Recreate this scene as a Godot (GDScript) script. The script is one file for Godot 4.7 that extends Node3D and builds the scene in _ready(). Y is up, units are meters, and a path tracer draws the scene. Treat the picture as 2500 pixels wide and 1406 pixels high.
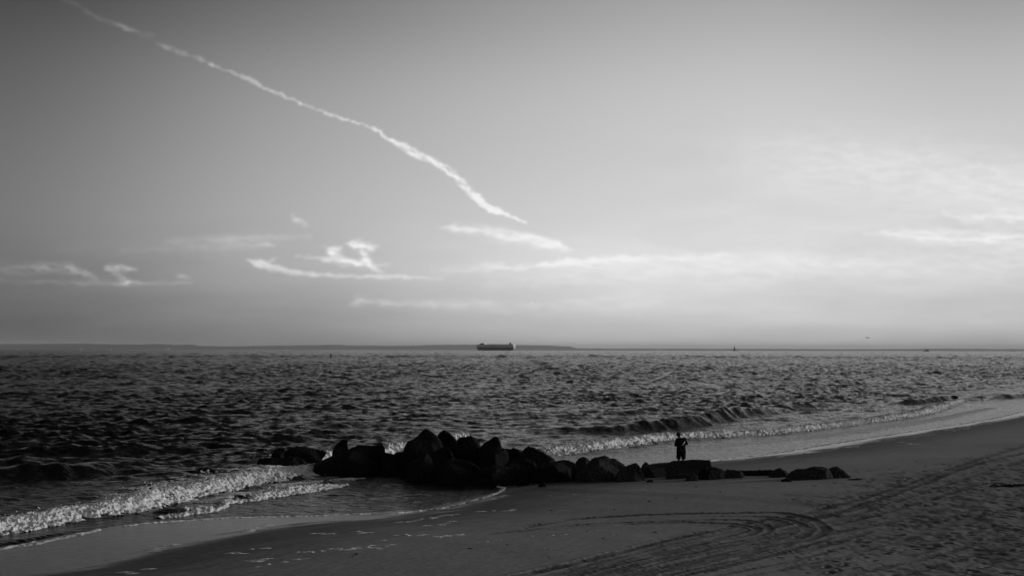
extends Node3D

# ---- camera constants (a 2500 x 1406 picture plane, focal length 2600 px) ----
const HC := 6.68            # height of the camera above the water
const FPX := 2600.0
const PITCH := 0.0570
const EARTH := 6371000.0
const ROLL := 0.0016
const R2 := 0.70710678

var cam_basis: Basis
var origin := Vector3(0, HC, 0)
var used := {}
var rng := RandomNumberGenerator.new()

# =====================================================================  helpers
func ray(px: float, py: float) -> Vector3:
	return cam_basis * Vector3((px - 1250.0) / FPX, (703.0 - py) / FPX, -1.0)

func ground(px: float, py: float, e: float) -> Vector3:      # where a sight line meets the level e
	var r := ray(px, py)
	return origin + r * ((e - HC) / r.y)

func deep(px: float, py: float, d: float) -> Vector3:        # the point of a sight line at distance d out
	var r := ray(px, py)
	return origin + r * (d / -r.z)

func sunk(d: float) -> float:                    # how far the round sea has dropped away at distance d
	return -d * d / (2.0 * EARTH)

func afloat(px: float, d: float) -> Vector3:   # on the water at distance d
	var p := deep(px, 850.0, d)
	return Vector3(p.x, sunk(Vector2(p.x, p.z).length()), p.z)

func numbered(called: String) -> String:
	if not used.has(called):
		used[called] = 0
		return called
	used[called] += 1
	return "%s_%03d" % [called, used[called]]

func tag(o: Node, label: String, category: String, group := "", kind := "") -> void:
	if label != "":
		o.set_meta("label", label)
	if category != "":
		o.set_meta("category", category)
	if group != "":
		o.set_meta("group", group)
	if kind != "":
		o.set_meta("kind", kind)

func base(called: String, at: Vector3, turn := 0.0) -> Node3D:
	var n := Node3D.new()
	n.name = numbered(called)
	add_child(n)
	n.position = at
	n.rotation.y = turn
	return n

func put(called: String, mesh: Mesh, mat: Material, parent: Node = self) -> MeshInstance3D:
	var o := MeshInstance3D.new()
	o.mesh = mesh
	o.material_override = mat
	o.name = numbered(called) if parent == self else called
	parent.add_child(o, true)
	return o

func grey(v: float) -> Color:
	return Color(v, v, v).linear_to_srgb()

func mat(v: float, rough := 0.9, spec := 0.4) -> StandardMaterial3D:
	var m := StandardMaterial3D.new()
	m.albedo_color = grey(v)
	m.roughness = rough
	m.metallic_specular = spec
	return m

func noise(sd: int, freq: float, oct := 3, kind := FastNoiseLite.TYPE_SIMPLEX_SMOOTH) -> FastNoiseLite:
	var n := FastNoiseLite.new()
	n.noise_type = kind
	n.seed = sd
	n.frequency = freq
	n.fractal_type = FastNoiseLite.FRACTAL_FBM if oct > 1 else FastNoiseLite.FRACTAL_NONE
	n.fractal_octaves = oct
	return n

func grid_mesh(v: PackedVector3Array, cols: int, rows: int, keep: PackedByteArray, colors := PackedColorArray(), uv := PackedVector2Array(), uv2 := PackedVector2Array()) -> ArrayMesh:
	# a sheet of cols x rows points, with normals from the neighbours; keep marks the points that are wanted
	var n := PackedVector3Array()
	n.resize(v.size())
	for j in rows:
		var ja := maxi(j - 1, 0) * cols
		var jb := mini(j + 1, rows - 1) * cols
		for i in cols:
			var c := (v[jb + i] - v[ja + i]).cross(v[j * cols + mini(i + 1, cols - 1)] - v[j * cols + maxi(i - 1, 0)])
			n[j * cols + i] = (c if c.y > 0.0 else -c).normalized()
	var idx := PackedInt32Array()
	for j in rows - 1:
		for i in cols - 1:
			var a := j * cols + i
			if keep[a] + keep[a + 1] + keep[a + cols] + keep[a + cols + 1] == 0:
				continue
			idx.append_array([a, a + cols, a + 1, a + 1, a + cols, a + cols + 1])
	var arr := []
	arr.resize(Mesh.ARRAY_MAX)
	arr[Mesh.ARRAY_VERTEX] = v
	arr[Mesh.ARRAY_NORMAL] = n
	if colors.size():
		arr[Mesh.ARRAY_COLOR] = colors
	if uv.size():
		arr[Mesh.ARRAY_TEX_UV] = uv
	if uv2.size():
		arr[Mesh.ARRAY_TEX_UV2] = uv2
	arr[Mesh.ARRAY_INDEX] = idx
	var m := ArrayMesh.new()
	m.add_surface_from_arrays(Mesh.PRIMITIVE_TRIANGLES, arr)
	return m

# ---- simple solids collected in a SurfaceTool
func st_new() -> SurfaceTool:
	var s := SurfaceTool.new()
	s.begin(Mesh.PRIMITIVE_TRIANGLES)
	s.set_smooth_group(-1)
	return s

func quad(s: SurfaceTool, a: Vector3, b: Vector3, c: Vector3, d: Vector3) -> void:
	for p in [a, b, c, a, c, d]:
		s.add_vertex(p)

func hexa(s: SurfaceTool, p: Array) -> void:   # eight corners: four below, four above, both anticlockwise from above
	quad(s, p[4], p[7], p[6], p[5])
	quad(s, p[0], p[1], p[2], p[3])
	for i in 4:
		var j := (i + 1) % 4
		quad(s, p[i], p[i + 4], p[j + 4], p[j])

func box(s: SurfaceTool, lo: Vector3, hi: Vector3, taper := 0.0) -> void:
	var t := taper
	hexa(s, [Vector3(lo.x, lo.y, hi.z), Vector3(hi.x, lo.y, hi.z), Vector3(hi.x, lo.y, lo.z), Vector3(lo.x, lo.y, lo.z),
		Vector3(lo.x + t, hi.y, hi.z - t), Vector3(hi.x - t, hi.y, hi.z - t), Vector3(hi.x - t, hi.y, lo.z + t), Vector3(lo.x + t, hi.y, lo.z + t)])

func bar(s: SurfaceTool, a: Vector3, b: Vector3, ra: float, rb: float, sides := 6) -> void:
	var u := (b - a).normalized()
	var e1 := u.cross(Vector3.RIGHT if absf(u.y) > 0.9 else Vector3.UP).normalized()
	var e2 := u.cross(e1)
	for k in sides:
		var t0 := TAU * k / sides
		var t1 := TAU * (k + 1) / sides
		var d0 := e1 * cos(t0) + e2 * sin(t0)
		var d1 := e1 * cos(t1) + e2 * sin(t1)
		quad(s, a + d0 * ra, b + d0 * rb, b + d1 * rb, a + d1 * ra)
		for p in [b, b + d1 * rb, b + d0 * rb, a, a + d0 * ra, a + d1 * ra]:
			s.add_vertex(p)

func done(s: SurfaceTool) -> ArrayMesh:
	s.generate_normals()
	return s.commit()

# =====================================================================  the sky
# brightness (as seen, 0-255) by direction: columns are degrees right of the view, rows degrees above the horizon.
# The light of a low sun to the right: brightest towards it, darkest at right angles to it and overhead.
const SKY_AZ := [-180.0, -140.0, -100.0, -60.0, -40.0, -26.0, -13.0, 0.0, 13.0, 26.0, 45.0, 70.0, 100.0, 140.0, 180.0]
const SKY_EL := [0.0, 2.0, 4.4, 6.5, 10.0, 14.0, 18.3, 25.0, 40.0, 60.0, 90.0]
const SKY_V := [
	[141, 118, 92, 78, 80, 84, 126, 178, 190, 182, 188, 202, 172, 164, 141],
	[146, 120, 97, 82, 86, 100, 148, 194, 210, 200, 206, 220, 186, 169, 146],
	[148, 122, 99, 84, 92, 115, 168, 214, 224, 208, 216, 232, 198, 174, 148],
	[146, 120, 97, 82, 92, 119, 172, 206, 218, 212, 220, 234, 202, 171, 146],
	[110, 94, 84, 77, 85, 111, 163, 194, 208, 204, 214, 228, 196, 134, 110],
	[104, 88, 78, 70, 74, 93, 145, 180, 195, 184, 200, 214, 182, 126, 104],
	[98, 82, 72, 62, 60, 66, 110, 150, 166, 150, 172, 188, 164, 116, 98],
	[86, 68, 56, 48, 46, 48, 80, 112, 128, 130, 140, 150, 132, 98, 86],
	[70, 56, 44, 36, 34, 34, 48, 66, 78, 84, 92, 98, 90, 76, 70],
	[54, 46, 40, 34, 33, 33, 38, 46, 52, 56, 60, 62, 58, 54, 54],
	[42, 42, 42, 42, 42, 42, 42, 42, 42, 42, 42, 42, 42, 42, 42]]

func hermite(xs: Array, ys: Array, x: float) -> float:
	var n := xs.size()
	if x <= xs[0]:
		return ys[0]
	if x >= xs[n - 1]:
		return ys[n - 1]
	var i := 0
	while x > xs[i + 1]:
		i += 1
	var h: float = xs[i + 1] - xs[i]
	var t: float = (x - xs[i]) / h
	var m0: float = (ys[i + 1] - ys[maxi(i - 1, 0)]) / (xs[i + 1] - xs[maxi(i - 1, 0)]) * h
	var m1: float = (ys[mini(i + 2, n - 1)] - ys[i]) / (xs[mini(i + 2, n - 1)] - xs[i]) * h
	var t2 := t * t
	var t3 := t2 * t
	return (2 * t3 - 3 * t2 + 1) * ys[i] + (t3 - 2 * t2 + t) * m0 + (-2 * t3 + 3 * t2) * ys[i + 1] + (t3 - t2) * m1

func lin(v: float) -> float:
	var c := clampf(v / 255.0, 0.0, 1.0)
	return c / 12.92 if c <= 0.04045 else pow((c + 0.055) / 1.055, 2.4)

# cloud strokes, in the picture plane: nodes are [x, y, half width, strength], then softness, streakiness
func cloud_strokes() -> Array:
	return [
		# the vapour trail
		[[[145, -6, 11, 8], [190, 15, 10, 13], [228, 40, 7, 14], [300, 66, 8, 30], [335, 77, 6, 24], [345, 84, 9, 6], [368, 88, 10, 18], [374, 98, 6, 3], [385, 107, 9, 24], [430, 124, 9, 28], [460, 134, 6, 14], [490, 145, 11, 28], [505, 152, 6, 10], [520, 160, 6, 22]], 0.58, 0.8],
		[[[510, 157, 5, 30], [560, 175, 6, 36], [600, 190, 8, 40], [640, 212, 5, 60], [700, 238, 5, 50], [760, 264, 4.5, 46], [830, 287, 4, 44], [890, 306, 5, 50], [925, 319, 6, 54], [930, 331, 5, 54], [960, 343, 7, 50]], 0.5, 0.45],
		[[[950, 341, 7, 40], [985, 360, 15, 42], [1030, 382, 16, 52], [1075, 402, 13, 58], [1105, 424, 15, 58], [1130, 448, 14, 52], [1150, 470, 17, 58], [1175, 492, 17, 62], [1195, 508, 14, 64], [1225, 519, 10, 60], [1255, 532, 7, 50], [1286, 545, 2.5, 30]], 0.55, 0.95],
		# lens-shaped streak under it
		[[[1072, 555, 3, 8], [1110, 556, 10, 26], [1180, 565, 14, 26], [1250, 577, 15, 28], [1310, 592, 12, 30], [1365, 604, 8, 28], [1398, 611, 2, 10]], 0.7, 0.35],
		[[[1255, 572, 3, 8], [1300, 577, 5, 22], [1360, 592, 5, 22], [1390, 604, 3, 12]], 0.7, 0.3],
		# hooked cirrus and its long tail
		[[[598, 634, 4, 18], [622, 640, 14, 60], [636, 644, 17, 58], [660, 653, 13, 46], [700, 662, 12, 40], [770, 670, 9, 36], [860, 674, 8, 34], [960, 675, 8, 28], [1080, 680, 6, 12]], 0.6, 0.3],
		[[[655, 640, 3, 16], [668, 634, 5, 34], [672, 628, 3, 14]], 0.7, 0.3],
		[[[720, 626, 3, 14], [780, 630, 5, 28], [830, 640, 7, 34], [890, 646, 7, 32], [950, 648, 4, 12]], 0.7, 0.3],
		[[[790, 604, 3, 12], [812, 614, 10, 42], [826, 610, 8, 40], [832, 602, 4, 24]], 0.7, 0.4],
		[[[806, 618, 9, 34], [840, 634, 8, 34], [880, 642, 6, 26]], 0.7, 0.3],
		[[[846, 594, 4, 26], [870, 600, 12, 44], [900, 603, 11, 42], [920, 602, 5, 22], [930, 606, 3, 8]], 0.7, 0.5],
		[[[880, 606, 8, 28], [888, 624, 7, 34], [893, 636, 8, 54], [905, 652, 5, 34], [935, 664, 3, 16]], 0.7, 0.3],
		# small puff high on the left
		[[[712, 529, 5, 34], [724, 536, 7, 38], [738, 543, 5, 26], [758, 551, 2, 10]], 0.7, 0.7],
		# clouds low on the left
		[[[-20, 656, 14, 8], [60, 658, 14, 16], [130, 652, 10, 26], [172, 656, 12, 36], [200, 664, 10, 26], [228, 680, 8, 20]], 0.8, 0.6],
		[[[-20, 684, 8, 10], [90, 688, 6, 14], [200, 690, 6, 18], [300, 691, 5, 28], [370, 692, 4, 24], [470, 690, 3, 8]], 0.8, 0.2],
		[[[255, 654, 4, 30], [275, 656, 8, 42], [300, 655, 7, 44], [334, 656, 5, 30]], 0.7, 0.6],
		[[[284, 664, 11, 30], [295, 678, 8, 36], [310, 688, 6, 26]], 0.7, 0.4],
		[[[430, 672, 2, 14], [445, 675, 3, 26], [465, 677, 2, 12]], 0.7, 0.2],
		[[[400, 590, 8, 5], [520, 584, 10, 14], [620, 582, 9, 14], [760, 578, 6, 6]], 0.9, 0.3],
		[[[300, 612, 8, 4], [450, 606, 8, 8], [600, 600, 8, 10], [650, 597, 6, 24], [668, 600, 4, 14]], 0.9, 0.3],
		# low band with a round head
		[[[852, 742, 4, 6], [872, 735, 11, 26], [900, 735, 9, 18], [990, 742, 9, 14], [1150, 746, 14, 12], [1350, 748, 20, 9], [1600, 740, 26, 6]], 0.9, 0.3],
		# streaks over the sea towards the light
		[[[1060, 660, 12, 4], [1200, 652, 12, 12], [1245, 652, 5, 20], [1300, 650, 6, 12], [1400, 640, 9, 22], [1440, 648, 8, 14]], 0.9, 0.4],
		[[[1310, 650, 4, 16], [1390, 640, 6, 26], [1500, 633, 8, 18], [1650, 628, 8, 14], [1800, 624, 6, 6]], 0.9, 0.2],
		[[[1200, 690, 30, 5], [1500, 665, 36, 9], [1900, 655, 40, 9], [2300, 640, 46, 9], [2700, 630, 50, 9]], 1.0, 0.3],
		[[[2110, 572, 4, 8], [2180, 570, 10, 18], [2260, 576, 16, 18], [2400, 580, 20, 16], [2700, 580, 24, 14]], 0.9, 0.4],
		[[[2300, 516, 5, 4], [2370, 536, 14, 14], [2450, 530, 16, 16], [2700, 520, 18, 14]], 0.9, 0.4],
		[[[1700, 330, 40, 0], [1850, 380, 80, 6], [2000, 395, 90, 11], [2250, 420, 95, 14], [2500, 460, 85, 15], [2700, 480, 85, 15]], 1.0, 0.15],
	]

func make_sky() -> PanoramaSkyMaterial:
	var small := Image.create(512, 256, false, Image.FORMAT_RGBF)
	var cols := []
	for i in 512:                                    # picture column -> degrees right of the view
		cols.append(fposmod((i + 0.5) / 512.0 * 360.0 - 180.0 + 180.0, 360.0) - 180.0)
	for j in 256:
		var el := 90.0 - (j + 0.5) / 256.0 * 180.0
		var row := []
		for a in SKY_AZ.size():
			var col := []
			for e in SKY_EL.size():
				col.append(SKY_V[e][a])
			row.append(hermite(SKY_EL, col, maxf(el, 0.0)))
		for i in 512:
			var v := lin(hermite(SKY_AZ, row, cols[i]))
			small.set_pixel(i, j, Color(v, v, v))
	var big := small
	big.resize(4096, 2048, Image.INTERPOLATE_CUBIC)
	# the clouds, in the directions they stand in
	var wisp := noise(11, 0.02, 4)
	var warp := noise(12, 0.012, 3)
	var soft := noise(13, 0.004, 4)
	var inv := cam_basis.inverse()
	var u0 := 2048 - 360
	var v0 := 1024 - 250
	var w := 720
	var h := 250
	var gain := PackedFloat32Array()
	gain.resize(w * h)
	var px := PackedVector2Array()
	px.resize(w * h)
	for j in h:
		var el := PI * 0.5 - (v0 + j + 0.5) / 2048.0 * PI
		for i in w:
			var az := ((u0 + i + 0.5) / 4096.0 - 0.5) * TAU
			var d := inv * Vector3(sin(az) * cos(el), sin(el), -cos(az) * cos(el))
			px[j * w + i] = Vector2(1250.0 + d.x / -d.z * FPX, 703.0 - d.y / -d.z * FPX)
	for s in cloud_strokes():
		var nodes: Array = s[0]
		var softness: float = s[1]
		var streak: float = s[2]
		var lo := Vector2(1e9, 1e9)
		var hi := Vector2(-1e9, -1e9)
		for n in nodes:
			lo = lo.min(Vector2(n[0] - n[2] * 3.0 - 12.0, n[1] - n[2] * 3.0 - 12.0))
			hi = hi.max(Vector2(n[0] + n[2] * 3.0 + 12.0, n[1] + n[2] * 3.0 + 12.0))
		for j in h:
			for i in w:
				var q: Vector2 = px[j * w + i]
				if q.x < lo.x or q.y < lo.y or q.x > hi.x or q.y > hi.y:
					continue
				q += Vector2(warp.get_noise_2d(q.x * 2.0, q.y * 4.0), warp.get_noise_2d(q.x * 2.0 + 900.0, q.y * 4.0)) * (5.0 if softness <= 0.6 else 7.0)
				var best := 0.0
				for k in nodes.size() - 1:
					var a := Vector2(nodes[k][0], nodes[k][1])
					var b := Vector2(nodes[k + 1][0], nodes[k + 1][1])
					var f := clampf((q - a).dot(b - a) / (b - a).length_squared(), 0.0, 1.0)
					var dist := q.distance_to(a.lerp(b, f))
					var half: float = lerpf(nodes[k][2], nodes[k + 1][2], f) * (0.58 if softness <= 0.6 else 1.0)
					var c := exp(-1.1 * dist * dist / (half * half)) if softness > 0.6 else 1.0 - smoothstep(half * (1.0 - softness), half * (1.0 + softness * 0.8), dist)
					best = maxf(best, c * lerpf(nodes[k][3], nodes[k + 1][3], f))
				if best > 0.0:
					var n := wisp.get_noise_2d(q.x * 0.9, (q.y - q.x * 0.36) * 3.4) if softness <= 0.6 else wisp.get_noise_2d(q.x * 0.55, (q.y - q.x * 0.06) * 3.2)
					gain[j * w + i] += best * (0.85 if softness <= 0.6 else 1.0) * maxf(0.0, 1.0 + (streak * 1.7 + (0.5 if softness > 0.6 else 0.0)) * n)
	for j in h:
		for i in w:
			var q: Vector2 = px[j * w + i]
			var c := big.get_pixel(u0 + i, v0 + j).r
			var edge := minf(1.0, minf(minf(i, w - i) / 40.0, j / 40.0))
			var v := Color(c, c, c).linear_to_srgb().r * 255.0
			v += gain[j * w + i] * edge
			v += soft.get_noise_2d(q.x * 0.5, q.y * 3.0) * (6.0 * smoothstep(480.0, 640.0, q.y) + 6.0 * smoothstep(1300.0, 2000.0, q.x) * smoothstep(230.0, 420.0, q.y)) * edge
			c = lin(minf(v, 244.0))
			big.set_pixel(u0 + i, v0 + j, Color(c, c, c))
	# the picture's edges, not its middle, stand before the camera
	var turned := Image.create(4096, 2048, false, Image.FORMAT_RGBF)
	turned.blit_rect(big, Rect2i(2048, 0, 2048, 2048), Vector2i(0, 0))
	turned.blit_rect(big, Rect2i(0, 0, 2048, 2048), Vector2i(2048, 0))
	var sky := PanoramaSkyMaterial.new()
	sky.panorama = ImageTexture.create_from_image(turned)
	return sky

# =====================================================================  shore, beach and water levels
# shoreline coordinates: t runs along the shore (away to the right), m straight out to sea
var swash_tab := PackedFloat32Array()
var film_tab := PackedFloat32Array()

func shore_tables() -> void:
	var line := [[0, 1335], [180, 1301], [330, 1277], [510, 1264], [770, 1257], [920, 1251], [1050, 1241], [1150, 1218], [1215, 1199], [1229, 1187], [1740, 1123], [1900, 1104], [2000, 1086], [2140, 1065], [2250, 1047], [2400, 1026], [2500, 1003]]
	var film := [[200, 1430], [300, 1406], [560, 1340], [760, 1300], [900, 1282], [1080, 1246], [1180, 1216], [1236, 1192], [1740, 1127], [1960, 1108], [2080, 1088], [2200, 1066], [2330, 1047], [2500, 1018]]
	var out := []
	for pair in [[line, 0.1], [film, 0.26]]:
		var ts := [-40.0]
		var ms := [0.0]
		for p in pair[0]:
			var g := ground(p[0], p[1], pair[1])
			var t := (g.x - g.z) * R2
			if t > ts[-1] + 0.2:
				ts.append(t)
				ms.append((-g.z - g.x) * R2)
		ms[0] = ms[1]
		ts.append(ts[-1] + 60.0)
		ms.append(ms[-1] + 8.0)
		var tab := PackedFloat32Array()
		for i in 1200:
			var t := -40.0 + i * 0.2
			var k := 0
			while k < ts.size() - 2 and t > ts[k + 1]:
				k += 1
			var f: float = clampf((t - ts[k]) / (ts[k + 1] - ts[k]), 0.0, 1.0)
			tab.append(lerpf(ms[k], ms[k + 1], f * f * (3.0 - 2.0 * f) * 0.5 + f * 0.5))
		out.append(tab)
	swash_tab = out[0]
	film_tab = out[1]

func swash(t: float) -> float:
	var f := clampf((t + 40.0) * 5.0, 0.0, 1198.0)
	var i := int(f)
	return lerpf(swash_tab[i], swash_tab[i + 1], f - i)

func film_at(t: float) -> float:
	var f := clampf((t + 40.0) * 5.0, 0.0, 1198.0)
	var i := int(f)
	return lerpf(film_tab[i], film_tab[i + 1], f - i)

func beach_level(x: float, z: float) -> float:
	var t := (x - z) * R2
	var m := (-z - x) * R2
	var q := m - swash(t)
	if q >= 0.0:
		return maxf(0.1 - 0.06 * q, -2.5)
	return 0.1 + 1.5 * (1.0 - exp(q * 0.05)) - 0.008 * q

# ---- relief of the sand: wheel tracks and footprints stamped into a fine map
const RX := -14.0
const RD := 19.0
const RC := 0.05
const RW := 1240
const RH := 900
var relief := PackedFloat32Array()
var churn_and_shade := PackedFloat32Array()

func stamp(x: float, d: float, dh: float, mix: float, ch: float) -> void:
	var i := int((x - RX) / RC)
	var j := int((d - RD) / RC)
	if i < 0 or j < 0 or i >= RW or j >= RH:
		return
	var k := j * RW + i
	relief[k] = lerpf(relief[k], dh, mix)
	churn_and_shade[k] = maxf(churn_and_shade[k], ch)

func curve_points(pts: Array, step: float) -> PackedVector3Array:
	var c := Curve3D.new()
	for k in pts.size():
		var p: Vector3 = pts[k]
		var tan := (Vector3(pts[mini(k + 1, pts.size() - 1)]) - Vector3(pts[maxi(k - 1, 0)])) / 6.0
		c.add_point(p, -tan, tan)
	c.bake_interval = step
	return c.get_baked_points()

func track(pixels: Array, width: float, depth: float, dark: float, sd: int) -> void:
	var pts := []
	for p in pixels:
		var g := ground(p[0], p[1], 0.9)
		g = ground(p[0], p[1], beach_level(g.x, g.z))
		g = ground(p[0], p[1], beach_level(g.x, g.z))
		pts.append(Vector3(g.x, 0, g.z))
	var baked := curve_points(pts, 0.03)
	var nz := noise(sd, 0.8, 3)
	var s := 0.0
	for k in baked.size() - 1:
		var a: Vector3 = baked[k]
		var dirv := (baked[k + 1] - a)
		s += dirv.length()
		var side := Vector3(dirv.z, 0, -dirv.x).normalized()
		var live := smoothstep(-0.35, 0.15, nz.get_noise_1d(s * 0.6))
		var fade := minf(1.0, minf(k, baked.size() - k) / 40.0) * (0.35 + 0.65 * live)
		var wob := nz.get_noise_1d(s + 300.0) * 0.06
		var w := -width * 0.75
		while w <= width * 0.75:
			var u := absf(w) / (width * 0.5)
			var dh := 0.0
			if u < 1.0:
				# lugs set in a chevron, with a plain rib in the middle
				var lug := sin((s + absf(w) * 0.55) * TAU / 0.115)
				dh = -depth * (0.75 + 0.35 * (1.0 if lug > 0.0 else -1.0))
			else:
				dh = depth * 0.7 * maxf(0.0, 1.0 - absf(u - 1.22) / 0.28)
			dh += nz.get_noise_2d(s * 7.0, w * 22.0) * depth * 0.9
			var edge := 1.0 - smoothstep(1.2, 1.5, u)
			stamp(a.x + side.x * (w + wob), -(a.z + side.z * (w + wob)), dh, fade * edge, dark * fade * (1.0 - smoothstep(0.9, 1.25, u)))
			w += 0.035

func footprint(x: float, d: float, turn: float, long: float, depth: float) -> void:
	var c := cos(turn)
	var s := sin(turn)
	var r := int(long * 0.9 / RC) + 2
	for j in range(-r, r + 1):
		for i in range(-r, r + 1):
			var lx := (i * c + j * s) * RC
			var ly := (-i * s + j * c) * RC
			var e := sqrt(pow(lx / (long * 0.5), 2.0) + pow(ly / (long * 0.24), 2.0))
			if e < 1.9:
				var dh := -depth * (1.0 - smoothstep(0.55, 1.15, e)) + depth * 0.45 * maxf(0.0, 1.0 - absf(e - 1.35) / 0.45)
				var a := int((x - RX) / RC) + i
				var b := int((d - RD) / RC) + j
				if a >= 0 and b >= 0 and a < RW and b < RH:
					relief[b * RW + a] += dh
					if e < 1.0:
						churn_and_shade[b * RW + a] = maxf(churn_and_shade[b * RW + a], 0.35)

func make_relief() -> void:
	relief.resize(RW * RH)
	churn_and_shade.resize(RW * RH)
	rng.seed = 77
	# footprints: trails and single steps over the dry sand
	for k in 330:
		var x := rng.randf_range(-6.0, 44.0)
		var d := rng.randf_range(19.0, 62.0)
		var m := (d - x) * R2
		if m > dry_edge((x + d) * R2) + 1.0 + rng.randf_range(-2.0, 1.5):
			continue
		var dirn := rng.randf_range(-0.5, 0.5) + PI * 0.25 + (PI if rng.randf() < 0.5 else 0.0)
		if rng.randf() < 0.3:
			dirn = rng.randf_range(0.0, TAU)
		var steps := rng.randi_range(4, 22)
		for n in steps:
			x += cos(dirn) * 0.68
			d += sin(dirn) * 0.68
			dirn += rng.randf_range(-0.12, 0.12)
			var sd := 0.11 * (1.0 if n % 2 else -1.0)
			if (d - x) * R2 < dry_edge((x + d) * R2) + 2.0:
				footprint(x - sin(dirn) * sd, d + cos(dirn) * sd, dirn, rng.randf_range(0.26, 0.38), rng.randf_range(0.03, 0.065))
	for k in 2600:
		var x := rng.randf_range(0.0, 44.0)
		var d := rng.randf_range(19.0, 60.0)
		if (d - x) * R2 < dry_edge((x + d) * R2) - 1.0 + rng.randf_range(-2.5, 2.0):
			footprint(x, d, rng.randf_range(0.0, TAU), rng.randf_range(0.2, 0.44), rng.randf_range(0.02, 0.06))
	# wheel tracks
	var far_up := [[1950, 1256], [2100, 1217], [2250, 1171], [2400, 1118], [2500, 1088]]
	track([[1230, 1414], [1270, 1404], [1400, 1376], [1500, 1352], [1650, 1316], [1760, 1292], [1850, 1272]] + far_up, 0.46, 0.04, 0.9, 1)
	track([[1380, 1412], [1420, 1400], [1560, 1366], [1700, 1330], [1820, 1300], [1960, 1270], [2080, 1240], [2220, 1192], [2360, 1140], [2500, 1104]], 0.5, 0.045, 0.95, 2)
	track([[1470, 1412], [1600, 1376], [1740, 1340], [1880, 1312], [2010, 1284], [2140, 1254], [2260, 1222], [2380, 1186]], 0.44, 0.035, 0.8, 3)
	track([[1540, 1412], [1680, 1378], [1800, 1352], [1920, 1322], [2050, 1296], [2140, 1282]], 0.42, 0.035, 0.9, 4)
	track([[1640, 1412], [1760, 1388], [1880, 1358], [1990, 1330], [2080, 1308], [2130, 1294]], 0.34, 0.035, 0.9, 5)
	track([[1720, 1412], [1830, 1392], [1940, 1368], [2030, 1344]], 0.3, 0.025, 0.5, 6)
	track([[1480, 1412], [1620, 1386], [1760, 1356], [1900, 1330], [2020, 1304]], 0.3, 0.025, 0.6, 16)
	track([[1560, 1414], [1700, 1392], [1850, 1364], [1960, 1344], [2060, 1318]], 0.36, 0.03, 0.7, 17)
	track([[1330, 1412], [1480, 1380], [1620, 1348], [1760, 1316], [1880, 1290], [2010, 1262], [2160, 1226]], 0.3, 0.02, 0.5, 18)
	track([[1800, 1412], [1900, 1394], [2000, 1372], [2120, 1340], [2260, 1300]], 0.3, 0.02, 0.4, 19)
	track([[1940, 1288], [2060, 1262], [2180, 1226], [2300, 1186], [2440, 1140]], 0.34, 0.025, 0.6, 20)
	var low := [[1600, 1420], [1720, 1398], [1840, 1370], [1950, 1342], [2040, 1312]]
	var high := [[1290, 1412], [1500, 1362], [1660, 1322], [1800, 1290], [1930, 1262]]
	rng.seed = 31
	for k in 11:
		var f := (k + rng.randf()) / 11.0
		var line := []
		for n in low.size():
			line.append([lerpf(high[n][0], low[n][0], f) + rng.randf_range(-14, 14), lerpf(high[n][1], low[n][1], f) + rng.randf_range(-3, 3)])
		track(line, rng.randf_range(0.24, 0.42), rng.randf_range(0.02, 0.04), rng.randf_range(0.5, 0.95), 40 + k)
	# the turning loop
	track([[1270, 1288], [1390, 1270], [1500, 1262], [1650, 1256], [1800, 1253], [1890, 1251], [1950, 1258], [1996, 1272], [2016, 1290], [2000, 1306], [1950, 1322], [1880, 1340], [1780, 1366]], 0.36, 0.035, 0.95, 7)
	track([[1700, 1262], [1800, 1261], [1880, 1262], [1930, 1270], [1965, 1284], [1972, 1296], [1950, 1312], [1900, 1328], [1820, 1346]], 0.34, 0.03, 0.8, 8)
	track([[1180, 1304], [1300, 1292], [1420, 1281], [1560, 1275], [1720, 1270], [1810, 1270], [1860, 1278], [1880, 1290], [1866, 1302], [1810, 1316], [1720, 1334], [1600, 1360]], 0.26, 0.03, 0.8, 9)
	track([[1500, 1281], [1640, 1276], [1760, 1278], [1830, 1286], [1850, 1296], [1820, 1308], [1740, 1322]], 0.3, 0.03, 0.7, 10)
	track([[1300, 1298], [1400, 1287], [1520, 1280]], 0.14, 0.018, 0.5, 11)
	# old tracks over the dry sand on the right
	track([[2040, 1412], [2150, 1386], [2260, 1362], [2380, 1326], [2500, 1298]], 0.34, 0.025, 0.35, 12)
	track([[2150, 1412], [2250, 1390], [2360, 1358], [2500, 1322]], 0.34, 0.025, 0.35, 13)
	track([[2010, 1300], [2100, 1286], [2200, 1266], [2330, 1236], [2500, 1196]], 0.4, 0.02, 0.3, 14)
	track([[2120, 1296], [2200, 1286], [2300, 1262], [2400, 1240]], 0.3, 0.02, 0.3, 15)

func relief_at(x: float, d: float, map: PackedFloat32Array) -> float:
	var fx := (x - RX) / RC - 0.5
	var fd := (d - RD) / RC - 0.5
	var i := int(fx)
	var j := int(fd)
	if fx < 0.0 or fd < 0.0 or i >= RW - 1 or j >= RH - 1:
		return 0.0
	var u := fx - i
	var v := fd - j
	var k := j * RW + i
	return (map[k] * (1.0 - u) + map[k + 1] * u) * (1.0 - v) + (map[k + RW] * (1.0 - u) + map[k + RW + 1] * u) * v

var hump := noise(21, 0.5, 3)
var lumps := noise(22, 2.2, 3)
var fine := noise(23, 7.0, 2)
var patch := noise(24, 0.16, 4)
var slow := noise(25, 0.07, 2)

func dry_edge(t: float) -> float:                 # the seaward edge of the loose, trodden sand
	return lerpf(11.5, 22.5, smoothstep(18.0, 46.0, t))

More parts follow.
